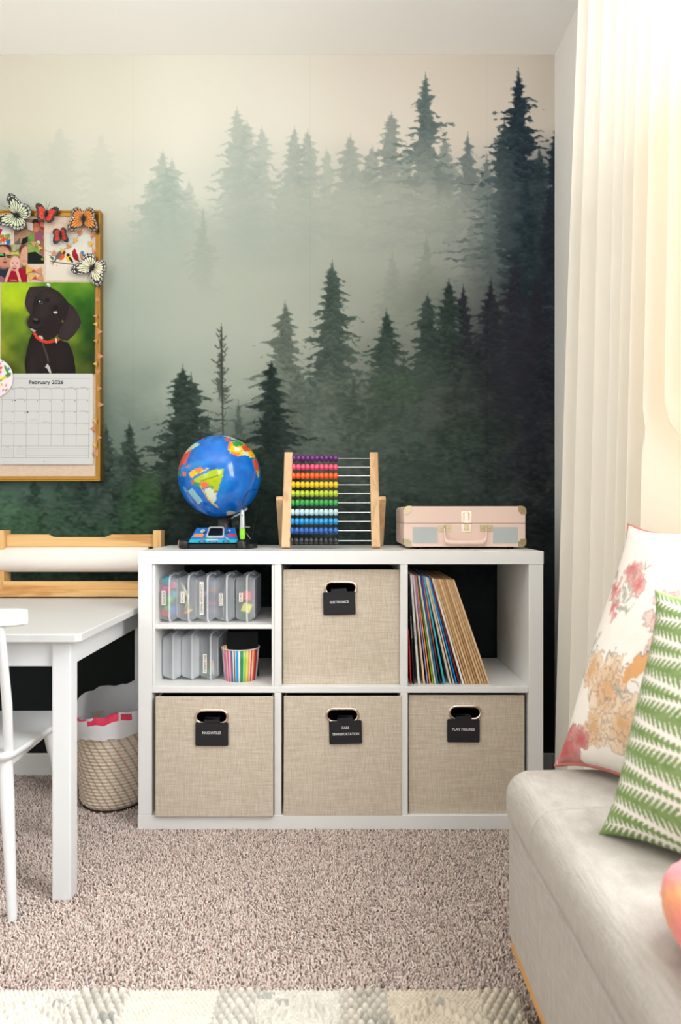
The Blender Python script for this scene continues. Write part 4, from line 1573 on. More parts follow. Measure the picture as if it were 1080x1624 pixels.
# latch
lx = XP(739.4, CY0)
la = MB()
lw = .0145
zt, zb = ZP(810.6, CY0), ZP(844.2, CY0)
la.prism([(p[0] + lx, p[1] + (zt + zs) / 2 + .001) for p in rrect(lw * 2, zt - zs - .002, .002)], (0, CY0, 0), (1, 0, 0), (0, 0, 1), .0016)
la.prism([(p[0] + lx, p[1] + (zb + zs) / 2 - .001) for p in rrect(lw * 2, zs - zb - .002, .002)], (0, CY0, 0), (1, 0, 0), (0, 0, 1), .0016)
lo = la.build('latch', ROSE, case, label='pink-gold latch')
k = MB()
k.tube([(lx - .0078, CY0 - .004, zs + .002), (lx - .0078, CY0 - .004, zt - .006), (lx - .004, CY0 - .004, zt - .0035), (lx + .004, CY0 - .004, zt - .0035), (lx + .0078, CY0 - .004, zt - .006), (lx + .0078, CY0 - .004, zs + .002)], .0016, 6)
k.box(lx - .009, lx + .009, CY0 - .0062, CY0 - .0018, zs + .001, zs + .008)
k.build('latch_loop', ROSE, lo)
k = MB()
k.box(lx - .0065, lx + .0065, CY0 - .0055, CY0 - .0014, zb + .005, zs - .001)
k.build('latch_lever', BRASS, lo, bevel=.001)
# handle and its two hinge plates
for a, b in ((695.2, 715.6), (760.8, 781.2)):
    m = MB()
    x0, x1, z0, z1 = XP(a, CY0), XP(b, CY0), ZP(843.2, CY0), ZP(832.4, CY0)
    m.prism([(p[0] + (x0 + x1) / 2, p[1] + (z0 + z1) / 2) for p in rrect(x1 - x0, z1 - z0, .0025)], (0, CY0, 0), (1, 0, 0), (0, 0, 1), .0016)
    for f in (.22, .78):
        m.ball((x0 + (x1 - x0) * f, CY0 - .0018, (z0 + z1) / 2), .0022, .0012, .0022, 8, 6)
    m.tube([((x0 + x1) / 2, CY0 - .003, z0 + .001), ((x0 + x1) / 2, CY0 - .0055, (z0 + z1) / 2), ((x0 + x1) / 2, CY0 - .003, z1 - .001)], .0024, 8)
    m.build('handle_plate', BRASS, case, label='metal handle plate with two rivets')
hx0, hx1 = XP(705.4, CY0 - .01), XP(771.4, CY0 - .01)
hzt, hzb = ZP(838, CY0), ZP(864, CY0 - .012)
pts = spline([(hx0, CY0 - .006, hzt), (hx0, CY0 - .009, hzt - .020), (hx0 + .004, CY0 - .011, hzb + .013), (hx0 + .013, CY0 - .012, hzb + .0075), (hx0 + .03, CY0 - .012, hzb + .0068),
              ((hx0 + hx1) / 2, CY0 - .0125, hzb + .0068), (hx1 - .03, CY0 - .012, hzb + .0068), (hx1 - .013, CY0 - .012, hzb + .0075), (hx1 - .004, CY0 - .011, hzb + .013), (hx1, CY0 - .009, hzt - .020), (hx1, CY0 - .006, hzt)], 6)
nP = len(pts)
rad = [.0022 + .0048 * min(1, max(0, (min(i, nP - 1 - i) - 6) / 9)) for i in range(nP)]
m = MB()
m.tube(pts, rad, 12)
m.build('handle', PINK, case)
for a, yy in ((cx0 + .04, CY0 + .025), (cx1 - .04, CY0 + .025), (cx0 + .04, CY0 + cd - .03), (cx1 - .04, CY0 + cd - .03)):
    m = MB()
    m.lathe([(.0003, 0), (.008, 0), (.009, .008), (.0003, .008)], (a, yy, ST1), 16)
    m.build('foot', BLACK_PL, case)

# ------------------------------------------------------------------ abacus
BEECH = mat_wood('beech_wood', (226, 190, 146), (206, 164, 118), axis=2, scale=6)
YB, YT = 2.077, 2.205
zTop = ZP(718.5, YT)
ab = empty('abacus', (XP(524, 2.12), 2.15, ST1), 'wooden bead abacus leaning back on its stand in the shelf middle', 'abacus')


def aframe(t):
    """point of the leaning frame's centre plane: t 0 foot .. 1 top -> (Y, z)"""
    return YB + .008 + (YT - YB) * t, ST1 + .006 + (zTop - ST1 - .006) * t


ax0, ax1 = XP(452.9, YB), XP(596.4, YB)
for xx in (ax0, ax1):
    m = MB()
    y0, z0 = aframe(-.012)
    y1, z1 = aframe(1.0)
    m.bar((xx, y0, z0), (xx, y1, z1), .0178, .026, up=(1, 0, 0))
    m.v = [(v[0], v[1], max(v[2], ST1 + .0002)) for v in m.v]
    m.build('post', BEECH, ab, bevel=.003, seg=3)
BEADC = [('purple', (104, 34, 120)), ('pink', (236, 84, 124)), ('orange', (250, 96, 12)), ('yellow', (250, 204, 10)), ('lime', (186, 208, 40)), ('green', (46, 160, 66)), ('pale_blue', (196, 226, 232)),
         ('sky_blue', (16, 150, 214)), ('blue', (20, 92, 176)), ('black', (22, 22, 26))]
rows_y = [727, 741, 754.8, 768.9, 783, 797.4, 812.5, 827, 841.7, 857.5]
bead_mesh = {}
for i, (nm, c) in enumerate(BEADC):
    lo_, hi_ = 0.0, 1.0
    for _ in range(40):                       # where the lean plane meets that sight line
        md_ = (lo_ + hi_) / 2
        Y_, z_ = aframe(md_)
        if z_ < ZP(rows_y[i], Y_):
            lo_ = md_
        else:
            hi_ = md_
    Y_, z_ = aframe(lo_)
    m = MB()
    m.lathe([(.0017, ax0 + .005), (.0017, ax1 - .005)], (0, Y_, z_), 10, axis='x', cap=True)
    m.build('rod', CHROME, ab)
    mtl = mat('bead_' + nm, c, rough=.16, spec=.5, coat=.6)
    pitch = .01450
    xa = ax0 + .0095
    src = None
    for k in range(10):
        xc = xa + pitch * (k + .5) + .0004
        if src is None:
            m = MB()
            hw_, R_ = .0071, .0106
            prof = [(.0018, -hw_)] + [(.0030 + (R_ - .0030) * math.sin(a) ** .72, -hw_ * math.cos(a)) for a in [math.pi * q / 14 for q in range(1, 14)]] + [(.0018, hw_)]
            m.lathe([(r, h) for r, h in prof], (0, 0, 0), 20, axis='x')
            src = m.build('bead', mtl, ab, local=True)
            b = src
        else:
            b = src.copy()
            COL.objects.link(b)
            b.parent = ab
        b.location = Vector((xc, Y_, z_)) - origin_of(ab)
# stand: two back legs on knobs
for xx, sg in ((ax0, -1), (ax1, 1)):
    Yp, zp_ = aframe(.46)
    xk = xx + sg * .0225
    m = MB()
    m.bar((xk, Yp - .004, zp_ + .014), (xk, 2.262, ST1 + .004), .0165, .022, up=(1, 0, 0))
    m.v = [(v[0], v[1], max(v[2], ST1 + .0002)) for v in m.v]
    m.build('stand_leg', BEECH, ab, bevel=.003, seg=3)
    m = MB()
    a_, b_ = sorted((xx + sg * .0088, xk - sg * .0082))
    m.lathe([(.0005, a_), (.005, a_), (.0072, a_ + .0012), (.0072, b_ - .0012), (.005, b_), (.0005, b_)], (0, Yp, zp_), 14, axis='x')
    m.build('knob', BEECH, ab)

# ------------------------------------------------------------------ globe
GC = Vector((XP(348, 2.16), 2.165, ZP(755, 2.16)))
GR = .1258
gl = empty('talking_globe', (GC.x, GC.y, ST1), 'blue light-up globe with a small screen on the left of the shelf top', 'globe')


def paint_globe():
    # front hemisphere drawn in a 6.75x crop (centre 528,512, radius 438)
    cv = Canvas(80, 60, 980, 970, 0.42, (6, 106, 200))
    wob = vnoise(cv.h, cv.w, 26, RNG, 3) - .5
    cv.a += wob[..., None] * np.array([14, 34, 40])
    X0, Y0 = cv.XX.copy(), cv.YY.copy()
    jag = (vnoise(cv.h, cv.w, 7, RNG, 2) - .5) * 20
    jag2 = (vnoise(cv.h, cv.w, 7, RNG, 2) - .5) * 20
    cv.XX, cv.YY = X0 + jag, Y0 + jag2
    G_, R_, Y_, O_, T_, P_ = (176, 196, 30), (214, 76, 44), (240, 190, 20), (238, 128, 26), (60, 140, 110), (206, 220, 196)
    # shallow sea tints
    cv.ell(330, 420, 160, 34, (36, 150, 216), -14, .6, .5)
    cv.ell(620, 640, 60, 120, (40, 160, 224), 20, .7, .4)
    # north america
    cv.poly([(150, 270), (240, 190), (320, 170), (366, 200), (300, 240), (250, 260), (180, 300)], (190, 206, 176))
    cv.poly([(340, 120), (390, 100), (384, 130), (350, 134)], R_)
    cv.poly([(110, 360), (150, 300), (230, 270), (286, 246), (262, 310), (236, 360), (226, 410), (190, 400), (150, 420), (150, 450), (100, 450)], R_)
    cv.poly([(90, 450), (120, 440), (150, 500), (190, 520), (160, 522), (110, 510)], (110, 150, 60))
    cv.poly([(190, 490), (230, 485), (240, 520), (205, 525)], O_)
    cv.poly([(225, 425), (290, 420), (300, 432), (240, 438)], (190, 120, 60))
    # south america
    cv.poly([(285, 490), (330, 462), (400, 442), (440, 470), (486, 446), (492, 456), (420, 492), (300, 548), (284, 540)], Y_)
    cv.poly([(330, 462), (400, 442), (436, 466), (380, 500), (352, 486)], O_)
    cv.poly([(300, 575), (350, 548), (420, 515), (500, 482), (560, 462), (640, 464), (630, 540), (600, 600), (580, 680), (556, 700), (500, 640), (400, 640), (330, 620), (300, 600)], G_)
    cv.poly([(288, 572), (330, 560), (350, 640), (300, 605)], R_)
    cv.poly([(320, 590), (392, 600), (400, 642), (340, 632)], T_)
    cv.poly([(392, 596), (470, 594), (490, 620), (450, 660), (430, 664)], (232, 116, 76))
    cv.poly([(470, 625), (530, 630), (536, 660), (480, 656)], (110, 150, 100))
    cv.poly([(440, 660), (500, 650), (560, 700), (550, 780), (520, 790), (555, 848), (500, 800), (460, 740)], P_)
    cv.line([(400, 640), (450, 730), (490, 790), (552, 850)], 14, Y_)
    cv.poly([(528, 682), (564, 680), (562, 702), (530, 698)], R_)
    cv.poly([(630, 890), (660, 880), (720, 905), (660, 920), (620, 938)], (220, 214, 190))
    # europe / africa at the upper right
    cv.poly([(610, 130), (650, 128), (668, 150), (630, 158)], R_)
    cv.poly([(560, 90), (640, 84), (700, 120), (760, 150), (700, 140), (620, 110)], (166, 180, 130))
    cv.poly([(664, 200), (690, 160), (760, 150), (830, 180), (890, 250), (920, 320), (890, 330), (830, 310), (770, 320), (700, 300), (664, 250)], Y_)
    cv.poly([(690, 165), (760, 152), (800, 190), (740, 220), (700, 205)], (56, 150, 70))
    cv.poly([(785, 205), (830, 190), (866, 250), (820, 262)], R_)
    cv.poly([(720, 225), (780, 225), (786, 270), (730, 270)], P_)
    cv.poly([(800, 262), (850, 258), (866, 306), (810, 306)], P_)
    cv.poly([(664, 170), (690, 160), (690, 240), (668, 250)], O_)
    cv.poly([(690, 275), (780, 290), (772, 322), (710, 304)], O_)
    cv.poly([(890, 340), (930, 340), (960, 460), (955, 540), (930, 470)], R_)
    cv.poly([(900, 330), (930, 330), (930, 345), (896, 345)], (90, 150, 70))
    cv.poly([(930, 460), (952, 470), (958, 540), (940, 510)], G_)
    cv.XX, cv.YY = X0, Y0
    cv.line([(270, 590), (400, 520), (480, 470)], 12, (24, 128, 214))
    # legend panel
    cv.poly([(248, 680), (304, 652), (408, 780), (350, 815)], (150, 205, 215))
    for f in np.linspace(.15, .85, 7):
        a = (248 + (350 - 248) * f, 680 + (815 - 680) * f)
        b = (304 + (408 - 304) * f, 652 + (780 - 652) * f)
        cv.line([(a[0] + 8, a[1] - 4), (b[0] - 8, b[1] + 4)], 5, (90, 150, 180), .7)
    cv.line([(190, 640), (230, 740), (280, 790)], 20, (60, 150, 220), .5)
    cv.line([(200, 640), (226, 680)], 22, (110, 170, 220), .8)
    # little names at sea
    rg = np.random.default_rng(2)
    for k in range(70):
        x, y = 110 + 820 * rg.random(), 100 + 820 * rg.random()
        cv.line([(x, y), (x + 14 + 14 * rg.random(), y - 6)], 3.2, (10, 70, 150), .45)
    return cv


gcv = paint_globe()
m = MB()
nu, nv_ = 220, 150
rows = []
for i in range(nv_ + 1):
    a = math.pi * i / nv_
    rows.append([(GC.x + GR * math.sin(a) * math.cos(2 * math.pi * k / nu), GC.y + GR * math.sin(a) * math.sin(2 * math.pi * k / nu), GC.z - GR * math.cos(a)) for k in range(nu + 1)])
m.grid(rows)
vv = (np.array(m.v) - np.array(GC)) / GR
px_ = 528 + vv[:, 0] * 438
py_ = 512 - vv[:, 2] * 438
ii = np.clip(((py_ - gcv.y0) * gcv.res), 0, gcv.h - 1).astype(int)
jj = np.clip(((px_ - gcv.x0) * gcv.res), 0, gcv.w - 1).astype(int)
cc_ = lin(np.clip(gcv.a[ii, jj], 0, 255))
back = vv[:, 1] > .02
cc_[back] = lin((6, 106, 200))
m.col = cc_
mg = mat_attr('globe_print', rough=.13, spec=.55)
ball = m.build('globe_ball', mg, gl)
# continent name following the curve
vs, fs = text_mesh('SOUTH AMERICA')
tx_, ty_ = np.array(vs)[:, 0], np.array(vs)[:, 1]
tx_ = (tx_ - tx_.mean())
k = 190 / (tx_.max() - tx_.min())
ang_ = math.radians(17)
u_ = 490 + (tx_ * math.cos(ang_) + (ty_ - .35) * math.sin(ang_) * .9) * k
w_ = 552 - (tx_ * math.sin(ang_) - (ty_ - .35) * math.cos(ang_) * -1.0 * -1.0) * k
w_ = 552 - tx_ * k * math.sin(ang_) - (ty_ - .35) * k * math.cos(ang_)
X_ = (u_ - 528) / 438
Z_ = (512 - w_) / 438
Yq = -np.sqrt(np.clip(1 - X_ ** 2 - Z_ ** 2, 0, 1))
m = MB()
m.add([(GC.x + GR * 1.003 * a, GC.y + GR * 1.003 * b, GC.z + GR * 1.003 * c) for a, b, c in zip(X_, Yq, Z_)], fs)
m.build('lettering', INK, ball)
# base
BY = 2.075
gx0, gx1 = XP(284, BY), XP(402, BY)
bz = ST1
gm = (gx0 + gx1) / 2
m = MB()
foot = [(gx0 + .004, BY + .004), (gx1 - .004, BY + .004), (gx1 + .006, BY + .05), (gx1 - .005, BY + .145), (gx1 - .05, BY + .19), (gx0 + .05, BY + .19), (gx0 + .010, BY + .145), (gx0 - .004, BY + .05)]
m.prism(foot[::-1], (0, 0, bz + .016), (1, 0, 0), (0, 1, 0), -.016) if False else None
m.loft([[(p[0], p[1], bz) for p in foot], [(p[0], p[1], bz + .014) for p in foot]], smooth=False)
# sloping console up to a neck
top = [(XP(312, 2.15), 2.150), (XP(372, 2.15), 2.150), (XP(378, 2.15), 2.17), (XP(376, 2.15), 2.20), (XP(362, 2.15), 2.215), (XP(334, 2.15), 2.215), (XP(320, 2.15), 2.20), (XP(314, 2.15), 2.17)]
m.loft([[(p[0], p[1], bz + .014) for p in foot], [(p[0], p[1], bz + .060) for p in top]], smooth=False)
m.build('base', BLACK_PL, gl, bevel=.003, seg=2)
m = MB()
m.lathe([(.030, bz + .052), (.024, bz + .068), (.022, bz + .088), (.034, GC.z - GR * .955)], (GC.x + .012, GC.y + .01, 0), 24, cap=True)
m.build('neck', BLACK_PL, gl)
# printed panel lying on the slope
p_bl, p_br = P(304.8, 863.7, BY + .008), P(372, 863.7, BY + .008)
slope_n = None
pz0, pz1 = bz + .0165, bz + .0590
py0, py1 = BY + .0045, 2.1465


def pan(s, t, up=0.0):
    """s -1..1 across, t 0..1 up the panel"""
    hwid = (.0745 * (1 - t) + .058 * t)
    Yp = py0 + (py1 - py0) * t
    zz = pz0 + (pz1 - pz0) * t
    nrm = Vector((0, -(pz1 - pz0), (py1 - py0))).normalized()
    v = Vector((XP(338, BY) * (1 - t) + XP(342, 2.14) * t + s * hwid, Yp, zz)) + nrm * (.0022 + up)
    return v


cvp = Canvas(-1, 0, 1, 1, 70, (40, 120, 206))
cvp.a[...] = (44, 118, 206)
cvp.poly([(-1, 0), (1, 0), (1, .22), (-1, .22)], (40, 178, 196))
cvp.ell(-.62, .78, .10, .12, (226, 226, 190)); cvp.ell(-.62, .78, .06, .07, (150, 190, 170))
cvp.poly([(-.98, .38), (-.52, .36), (-.50, .58), (-.90, .60)], (246, 150, 80))
cvp.poly([(.62, .40), (1, .40), (1, .58), (.60, .56)], (226, 70, 90))
cvp.poly([(-.62, .22), (-.36, .26), (-.44, .36)], (190, 70, 70)); cvp.line([(.44, .38), (.62, .24)], .05, (236, 190, 90))
cvp.poly([(-.62, .03), (-.30, .03), (-.36, .14), (-.56, .14)], (40, 50, 110)); cvp.poly([(.34, .03), (.66, .03), (.60, .14), (.40, .14)], (40, 50, 110))
cvp.poly([(-.18, .03), (.16, .03), (.16, .13), (-.18, .13)], (40, 50, 110)); cvp.line([(-.12, .08), (.10, .08)], .03, (210, 230, 240))
cvp.line([(-.52, .08), (-.40, .08)], .03, (210, 220, 240)); cvp.line([(.44, .08), (.56, .08)], .03, (210, 220, 240))
cvp.line([(-.30, .18), (.16, .18)], .05, (226, 236, 240))
cvp.ell(.70, .82, .05, .06, (230, 230, 236))
for k_, c_ in enumerate(((60, 176, 70), (60, 176, 70), (40, 170, 150), (40, 170, 150), (170, 60, 180), (170, 60, 180))):
    cvp.poly([(-.40 + k_ * .125, .235), (-.30 + k_ * .125, .235), (-.30 + k_ * .125, .295), (-.40 + k_ * .125, .295)], c_)


def fpan(X, Y):
    hwid = (.0745 * (1 - Y) + .058 * Y)
    x = XP(338, BY) * (1 - Y) + XP(342, 2.14) * Y + X * hwid
    n = Vector((0, -(pz1 - pz0), (py1 - py0))).normalized()
    return x, py0 + (py1 - py0) * Y + n.y * .0022, pz0 + (pz1 - pz0) * Y + n.z * .0022


panel = cvp.mb(fpan).build('control_panel', mat_attr('panel_print', rough=.3, spec=.4), gl, label='blue printed control panel')
fr = MB()
Sx0, Sx1, T0, T1 = -.36, .44, .30, .98
o_ = [pan(Sx0, T0), pan(Sx1, T0), pan(Sx1 * 1.02, T1), pan(Sx0 * 1.02, T1)]
n_ = Vector((0, -(pz1 - pz0), (py1 - py0))).normalized()


def quad_ring(kk, up):
    c_ = sum(o_, Vector()) / 4
    out = []
    for i in range(4):
        a, b, d = o_[i - 1], o_[i], o_[(i + 1) % 4]
        for w_q in (.12, 0, .12):
            pass
        e1 = b + (a - b) * .10
        e2 = b + (d - b) * .10
        out += [e1, e1 * .35 + b * .3 + e2 * .35, e2]
    return [c_ + (p - c_) * kk + n_ * up for p in out]


fr.loft([quad_ring(1, 0), quad_ring(1, .004), quad_ring(.97, .0055), quad_ring(.82, .0055), quad_ring(.80, .0035)], smooth=False, cap=False)
fr.build('screen_frame', mat('silver_plastic', (186, 190, 192), rough=.3, spec=.5), panel)
sc_ = MB()
r_ = quad_ring(.82, .0036)
sc_.add(r_, [tuple(range(len(r_)))])
sc_.build('screen', mat('dark_screen', (26, 24, 26), rough=.12, spec=.5), panel, label='dark blank screen')
for s_ in (-.46, .55):
    b_ = MB()
    c_ = pan(s_, .62, .0004)
    b_.ball(c_, .0065, .0025, .0065, 14, 8)
    b_.build('arrow_button', mat('button_navy', (26, 38, 86), rough=.3), panel)
for xx in (gx0 + .010, ):
    b_ = MB()
    b_.lathe([(.0003, -.010), (.0125, -.010), (.0135, -.007), (.0135, .014), (.0115, .016), (.0003, .016)], (xx, BY + .008, bz + .0140), 20, axis='x')
    b_.build('bumper', BLACK_PL, gl)
# wood-coloured end of the bumper
b_ = MB()
b_.lathe([(.0003, -.0135), (.0105, -.0130), (.0128, -.0102), (.0003, -.0101)], (gx0 + .010, BY + .008, bz + .0140), 20, axis='x')
b_.build('bumper_cap', mat('tan_cap', (190, 140, 100), rough=.5), gl)
# pen, its holder and cord
pxm = XP(384, BY - .002)
h_ = MB()
h_.lathe([(.0003, 0), (.0175, 0), (.0185, .004), (.0165, .022), (.0100, .0285), (.0003, .0285)], (pxm - .001, BY + .006, bz), 22)
h_.build('pen_holder', BLACK_PL, gl)
zp = bz + .0255
pen = empty('stylus_pen', (pxm, BY + .004, zp), 'silver and lime stylus pen standing in the globe base', 'stylus pen')
m = MB()
m.lathe([(.0003, 0), (.0060, 0), (.0078, .004), (.0086, .016), (.0086, .034), (.0003, .034)], (pxm, BY + .004, zp), 20)
m.build('grip', mat('lime_plastic', (140, 216, 30), rough=.35), pen, label='lime green grip')
m = MB()
m.lathe([(.0088, .034), (.0088, .040), (.0076, .068), (.0060, .088), (.0040, .090), (.0003, .090)], (pxm, BY + .004, zp), 20)
m.build('barrel', mat('silver_paint', (180, 182, 186), rough=.3, metal=.6), pen, label='silver barrel')
m = MB()
m.ball((pxm, BY + .004 - .0070, zp + .073), .0022, .0012, .0022, 8, 6)
m.build('pen_button', BLACK_PL, pen)
top_p = Vector((pxm, BY + .004, zp + .090))
cord = spline([top_p, top_p + Vector((0, .0, .018)), P(390, 785, BY + .004), P(397, 778, BY + .006), P(404, 776.5, BY + .020), P(411, 779, BY + .05), P(415, 784, BY + .09), P(412, 800, BY + .15), P(404, 830, BY + .17), P(398, 862, BY + .16)], 7)
m = MB()
m.tube(cord, .0011, 8)
m.tube([top_p - Vector((0, 0, .002)), top_p + Vector((0, 0, .012))], [.0026, .0016], 8)
m.build('cord', BLACK_PL, pen)
# silver axis arm under the ball
m = MB()
m.tube(spline([P(392, 806, 2.165), P(386, 811, 2.165), P(378, 816, 2.165), P(371, 819, 2.17), P(362, 824, 2.18)], 5), .0035, 8)
m.build('axis_arm', mat('silver_plastic', (186, 190, 192), rough=.3, spec=.5), gl, label='silver curved axis arm')
m = MB()
m.tube([P(391, 846, 2.10), P(401, 860, 2.14)], .0012, 6)
m.tube([P(389, 836, 2.12), P(396, 836, 2.14)], .0014, 6)
m.build('brace', mat('silver_plastic', (186, 190, 192), rough=.3, spec=.5), gl)
# ------------------------------------------------------------------ white activity table
TX0, TX1, TY0, TY1, TZ = -1.27, -.5665, 1.555, 2.318, .608
tb = empty('activity_table', ((TX0 + TX1) / 2, (TY0 + TY1) / 2, 0), 'low white table under the paper roll holder, left of the shelf unit', 'table')
m = MB()
pl = [(TX0, TY0), (TX1 - .010, TY0), (TX1, TY0 + .012), (TX1, TY1), (TX0, TY1)]
m.loft([[(p[0], p[1], TZ - .0195) for p in pl], [(p[0], p[1], TZ) for p in pl]], smooth=False)
m.build('tabletop', mat('white_laminate', (208, 209, 208), rough=.4, spec=.4), tb, bevel=.003, seg=3)
LW = .043
for xx in (TX0 + .035, TX1 - .033 - LW):
    for yy in (TY0 + .035, TY1 - .035 - LW):
        m = MB()
        m.box(xx, xx + LW, yy, yy + LW, 0, TZ - .0200)
        m.build('leg', WHITE_PAINT, tb, bevel=.004, seg=3)
az0, az1 = .527, TZ - .020
for x0, x1, y0, y1 in ((TX0 + .035 + LW, TX1 - .033 - LW, TY0 + .045, TY0 + .063), (TX0 + .035 + LW, TX1 - .033 - LW, TY1 - .063, TY1 - .045),
                       (TX0 + .045, TX0 + .063, TY0 + .035 + LW, TY1 - .035 - LW), (TX1 - .057, TX1 - .039, TY0 + .035 + LW, TY1 - .035 - LW)):
    m = MB()
    m.box(x0, x1, y0, y1, az0, az1)
    m.build('apron', WHITE_PAINT, tb, bevel=.002)

# ------------------------------------------------------------------ white child chair, back towards the viewer
SZ = .352
ch = empty('child_chair', (-.885, 1.70, 0), 'white spindle-back child chair tucked under the table', 'chair')
cxm = -.885
m = MB()
cxs, hw0, hw1, yy0, yy1 = cxm, .180, .196, 1.527, 1.872
pl = [(cxs - hw0 + .02, yy0), (cxs + hw0 - .02, yy0), (cxs + hw0 - .006, yy0 + .006), (cxs + hw0, yy0 + .022), (cxs + hw1, yy1 - .05), (cxs + hw1 - .008, yy1 - .014), (cxs + hw1 - .04, yy1), (cxs - hw1 + .04, yy1), (cxs - hw1 + .008, yy1 - .014), (cxs - hw1, yy1 - .05), (cxs - hw0, yy0 + .022), (cxs - hw0 + .006, yy0 + .006)]


def shrink(pl, k):
    return [(cxs + (p[0] - cxs) * k, (yy0 + yy1) / 2 + (p[1] - (yy0 + yy1) / 2) * k) for p in pl]


m.loft([[(p[0], p[1], SZ - .022) for p in shrink(pl, .93)], [(p[0], p[1], SZ - .010) for p in pl], [(p[0], p[1], SZ) for p in pl]], smooth=False)
m.build('seat', WHITE_PAINT, ch, bevel=.004, seg=3)
for sg in (-1, 1):
    for (xa, ya, xb, yb) in ((.150, 1.565, .188, 1.517), (.140, 1.815, .186, 1.885)):
        m = MB()
        top_, bot = Vector((cxm + sg * xa, ya, SZ - .020)), Vector((cxm + sg * xb, yb, 0.0))
        pts = [top_.lerp(bot, t) for t in (0, .25, .6, 1)]
        m.tube(pts, [.0150, .0152, .0125, .0095], 16)
        m.v = [(v[0], v[1], max(v[2], 0)) for v in m.v]
        m.build('leg', WHITE_PAINT, ch)
    m = MB()
    a, b = Vector((cxm + sg * .1465, 1.583, SZ - .030)), Vector((cxm + sg * .137, 1.800, SZ - .030))
    m.bar(a, b, .020, .030)
    m.build('seat_brace', WHITE_PAINT, ch, bevel=.003)
RZ = .676
rail_y = lambda x: 1.462 + .030 * (1 - (x / .235) ** 2) * -1 + .03
rail = MB()
rings = []
N_ = 24
for i in range(N_ + 1):
    x = -.236 + .472 * i / N_
    y = 1.478 - .032 * (1 - (x / .236) ** 2)
    hh = .0185 * (1 if 0 < i < N_ else .86)
    d = .0105 * (1 if 0 < i < N_ else .8)
    rings.append([(cxm + x, y - d, RZ - .019 - hh + .004), (cxm + x, y - d, RZ - .019 + hh - .004), (cxm + x, y - d + .003, RZ - .019 + hh), (cxm + x, y + d - .003, RZ - .019 + hh),
                  (cxm + x, y + d, RZ - .019 + hh - .004), (cxm + x, y + d, RZ - .019 - hh + .004), (cxm + x, y + d - .003, RZ - .019 - hh), (cxm + x, y - d + .003, RZ - .019 - hh)])
rail.loft(rings, smooth=False)
rail.build('top_rail', WHITE_PAINT, ch, bevel=.003, seg=3)
for x in (-.176, -.088, 0, .088, .176):
    y = 1.478 - .032 * (1 - (x * 1.05 / .236) ** 2)
    m = MB()
    m.tube([(cxm + x * .93, 1.552, SZ - .008), (cxm + x * .98, 1.525, SZ + .11), (cxm + x * 1.05, y + .002, RZ - .034)], [.0098, .0105, .0088], 14)
    m.build('spindle', WHITE_PAINT, ch)

# ------------------------------------------------------------------ pine paper roll holder with its roll
PINE = mat_wood('pine_wood', (224, 182, 122), (190, 138, 80), axis=0, scale=7, rough=.5)
PINEV = mat_wood('pine_wood_upright', (224, 182, 122), (192, 140, 82), axis=2, scale=7, rough=.5)
HY = 2.262
hxl, hxr = XP(-0.5, HY), XP(258, HY)
pw = .0245
ho = empty('paper_roll_holder', ((hxl + hxr) / 2, HY, TZ), 'pine paper roll holder standing on the back of the white table', 'paper holder')
for x0 in (hxl, hxr - pw):
    m = MB()
    m.box(x0, x0 + pw, HY - .024, HY + .024, TZ + .0002, ZP(841, HY))
    # carved grooves along the front of the post
    for g_ in (.33, .66):
        m.box(x0 + pw * g_ - .0012, x0 + pw * g_ + .0012, HY - .0246, HY - .0238, TZ + .05, ZP(843, HY))
    m.build('post', PINEV, ho, bevel=.003, seg=3)
zt_, zn_, zb_ = ZP(847.5, HY), ZP(851.8, HY), ZP(867.3, HY)
xs_ = [hxl + pw, XP(77, HY), XP(85.5, HY), XP(167, HY), XP(178, HY), hxr - pw]
m = MB()
poly = [(xs_[0], zb_), (xs_[5], zb_), (xs_[5], zt_), (xs_[4], zt_), (xs_[3], zn_), (xs_[2], zn_), (xs_[1], zt_), (xs_[0], zt_)]
m.prism(poly, (0, HY + .009, 0), (1, 0, 0), (0, 0, 1), .018)
m.build('top_rail', PINE, ho, bevel=.003, seg=3)
m = MB()
m.box(hxl + pw, hxr - pw, HY - .030, HY - .012, ZP(937, HY), ZP(920.7, HY))
m.build('lower_rail', PINE, ho, bevel=.002)
m = MB()
m.box(hxl + .001, hxr - .001, HY - .050, HY - .0305, TZ + .004, ZP(936, HY - .05))
m.build('tray_front', PINE, ho, bevel=.003)
m = MB()
rz, rr0 = ZP(887.2, HY), .0402
m.lathe([(.0003, hxl + pw + .001), (.008, hxl + pw + .001), (.008, hxr - pw - .001), (.0003, hxr - pw - .001)], (0, HY, rz), 16, axis='x')
m.build('dowel', PINE, ho)
m = MB()
ra, rb = XP(5.2, HY), XP(236.5, HY)
prof = [(.0105, ra + .0008), (rr0 - .004, ra + .0004), (rr0 - .0015, ra + .0006), (rr0, ra + .0024), (rr0, rb - .0024), (rr0 - .0015, rb - .0006), (.0105, rb - .0008), (.0105, ra + .0008)]
m.lathe(prof, (0, HY, rz), 64, axis='x')
# loose sheet end hanging behind
o = m.build('paper_roll', mat('roll_paper', (238, 230, 222), rough=.85, spec=.1), org=((ra + rb) / 2, HY, rz))
tag(o, 'white roll of drawing paper hung in the pine holder', 'paper roll')

# ------------------------------------------------------------------ wicker basket and its bag
BC = Vector((-.679, 2.146, 0))
bk = MB()
nT, nZ, nrow = 320, 150, 25
hB = .252


def brad(t):
    """outer radius along the height 0..1: round foot, slight belly"""
    foot = .062 + .028 * math.sqrt(max(0, 1 - (1 - min(t / .10, 1)) ** 2))
    return foot + .0205 * min(t / .95, 1) ** .8


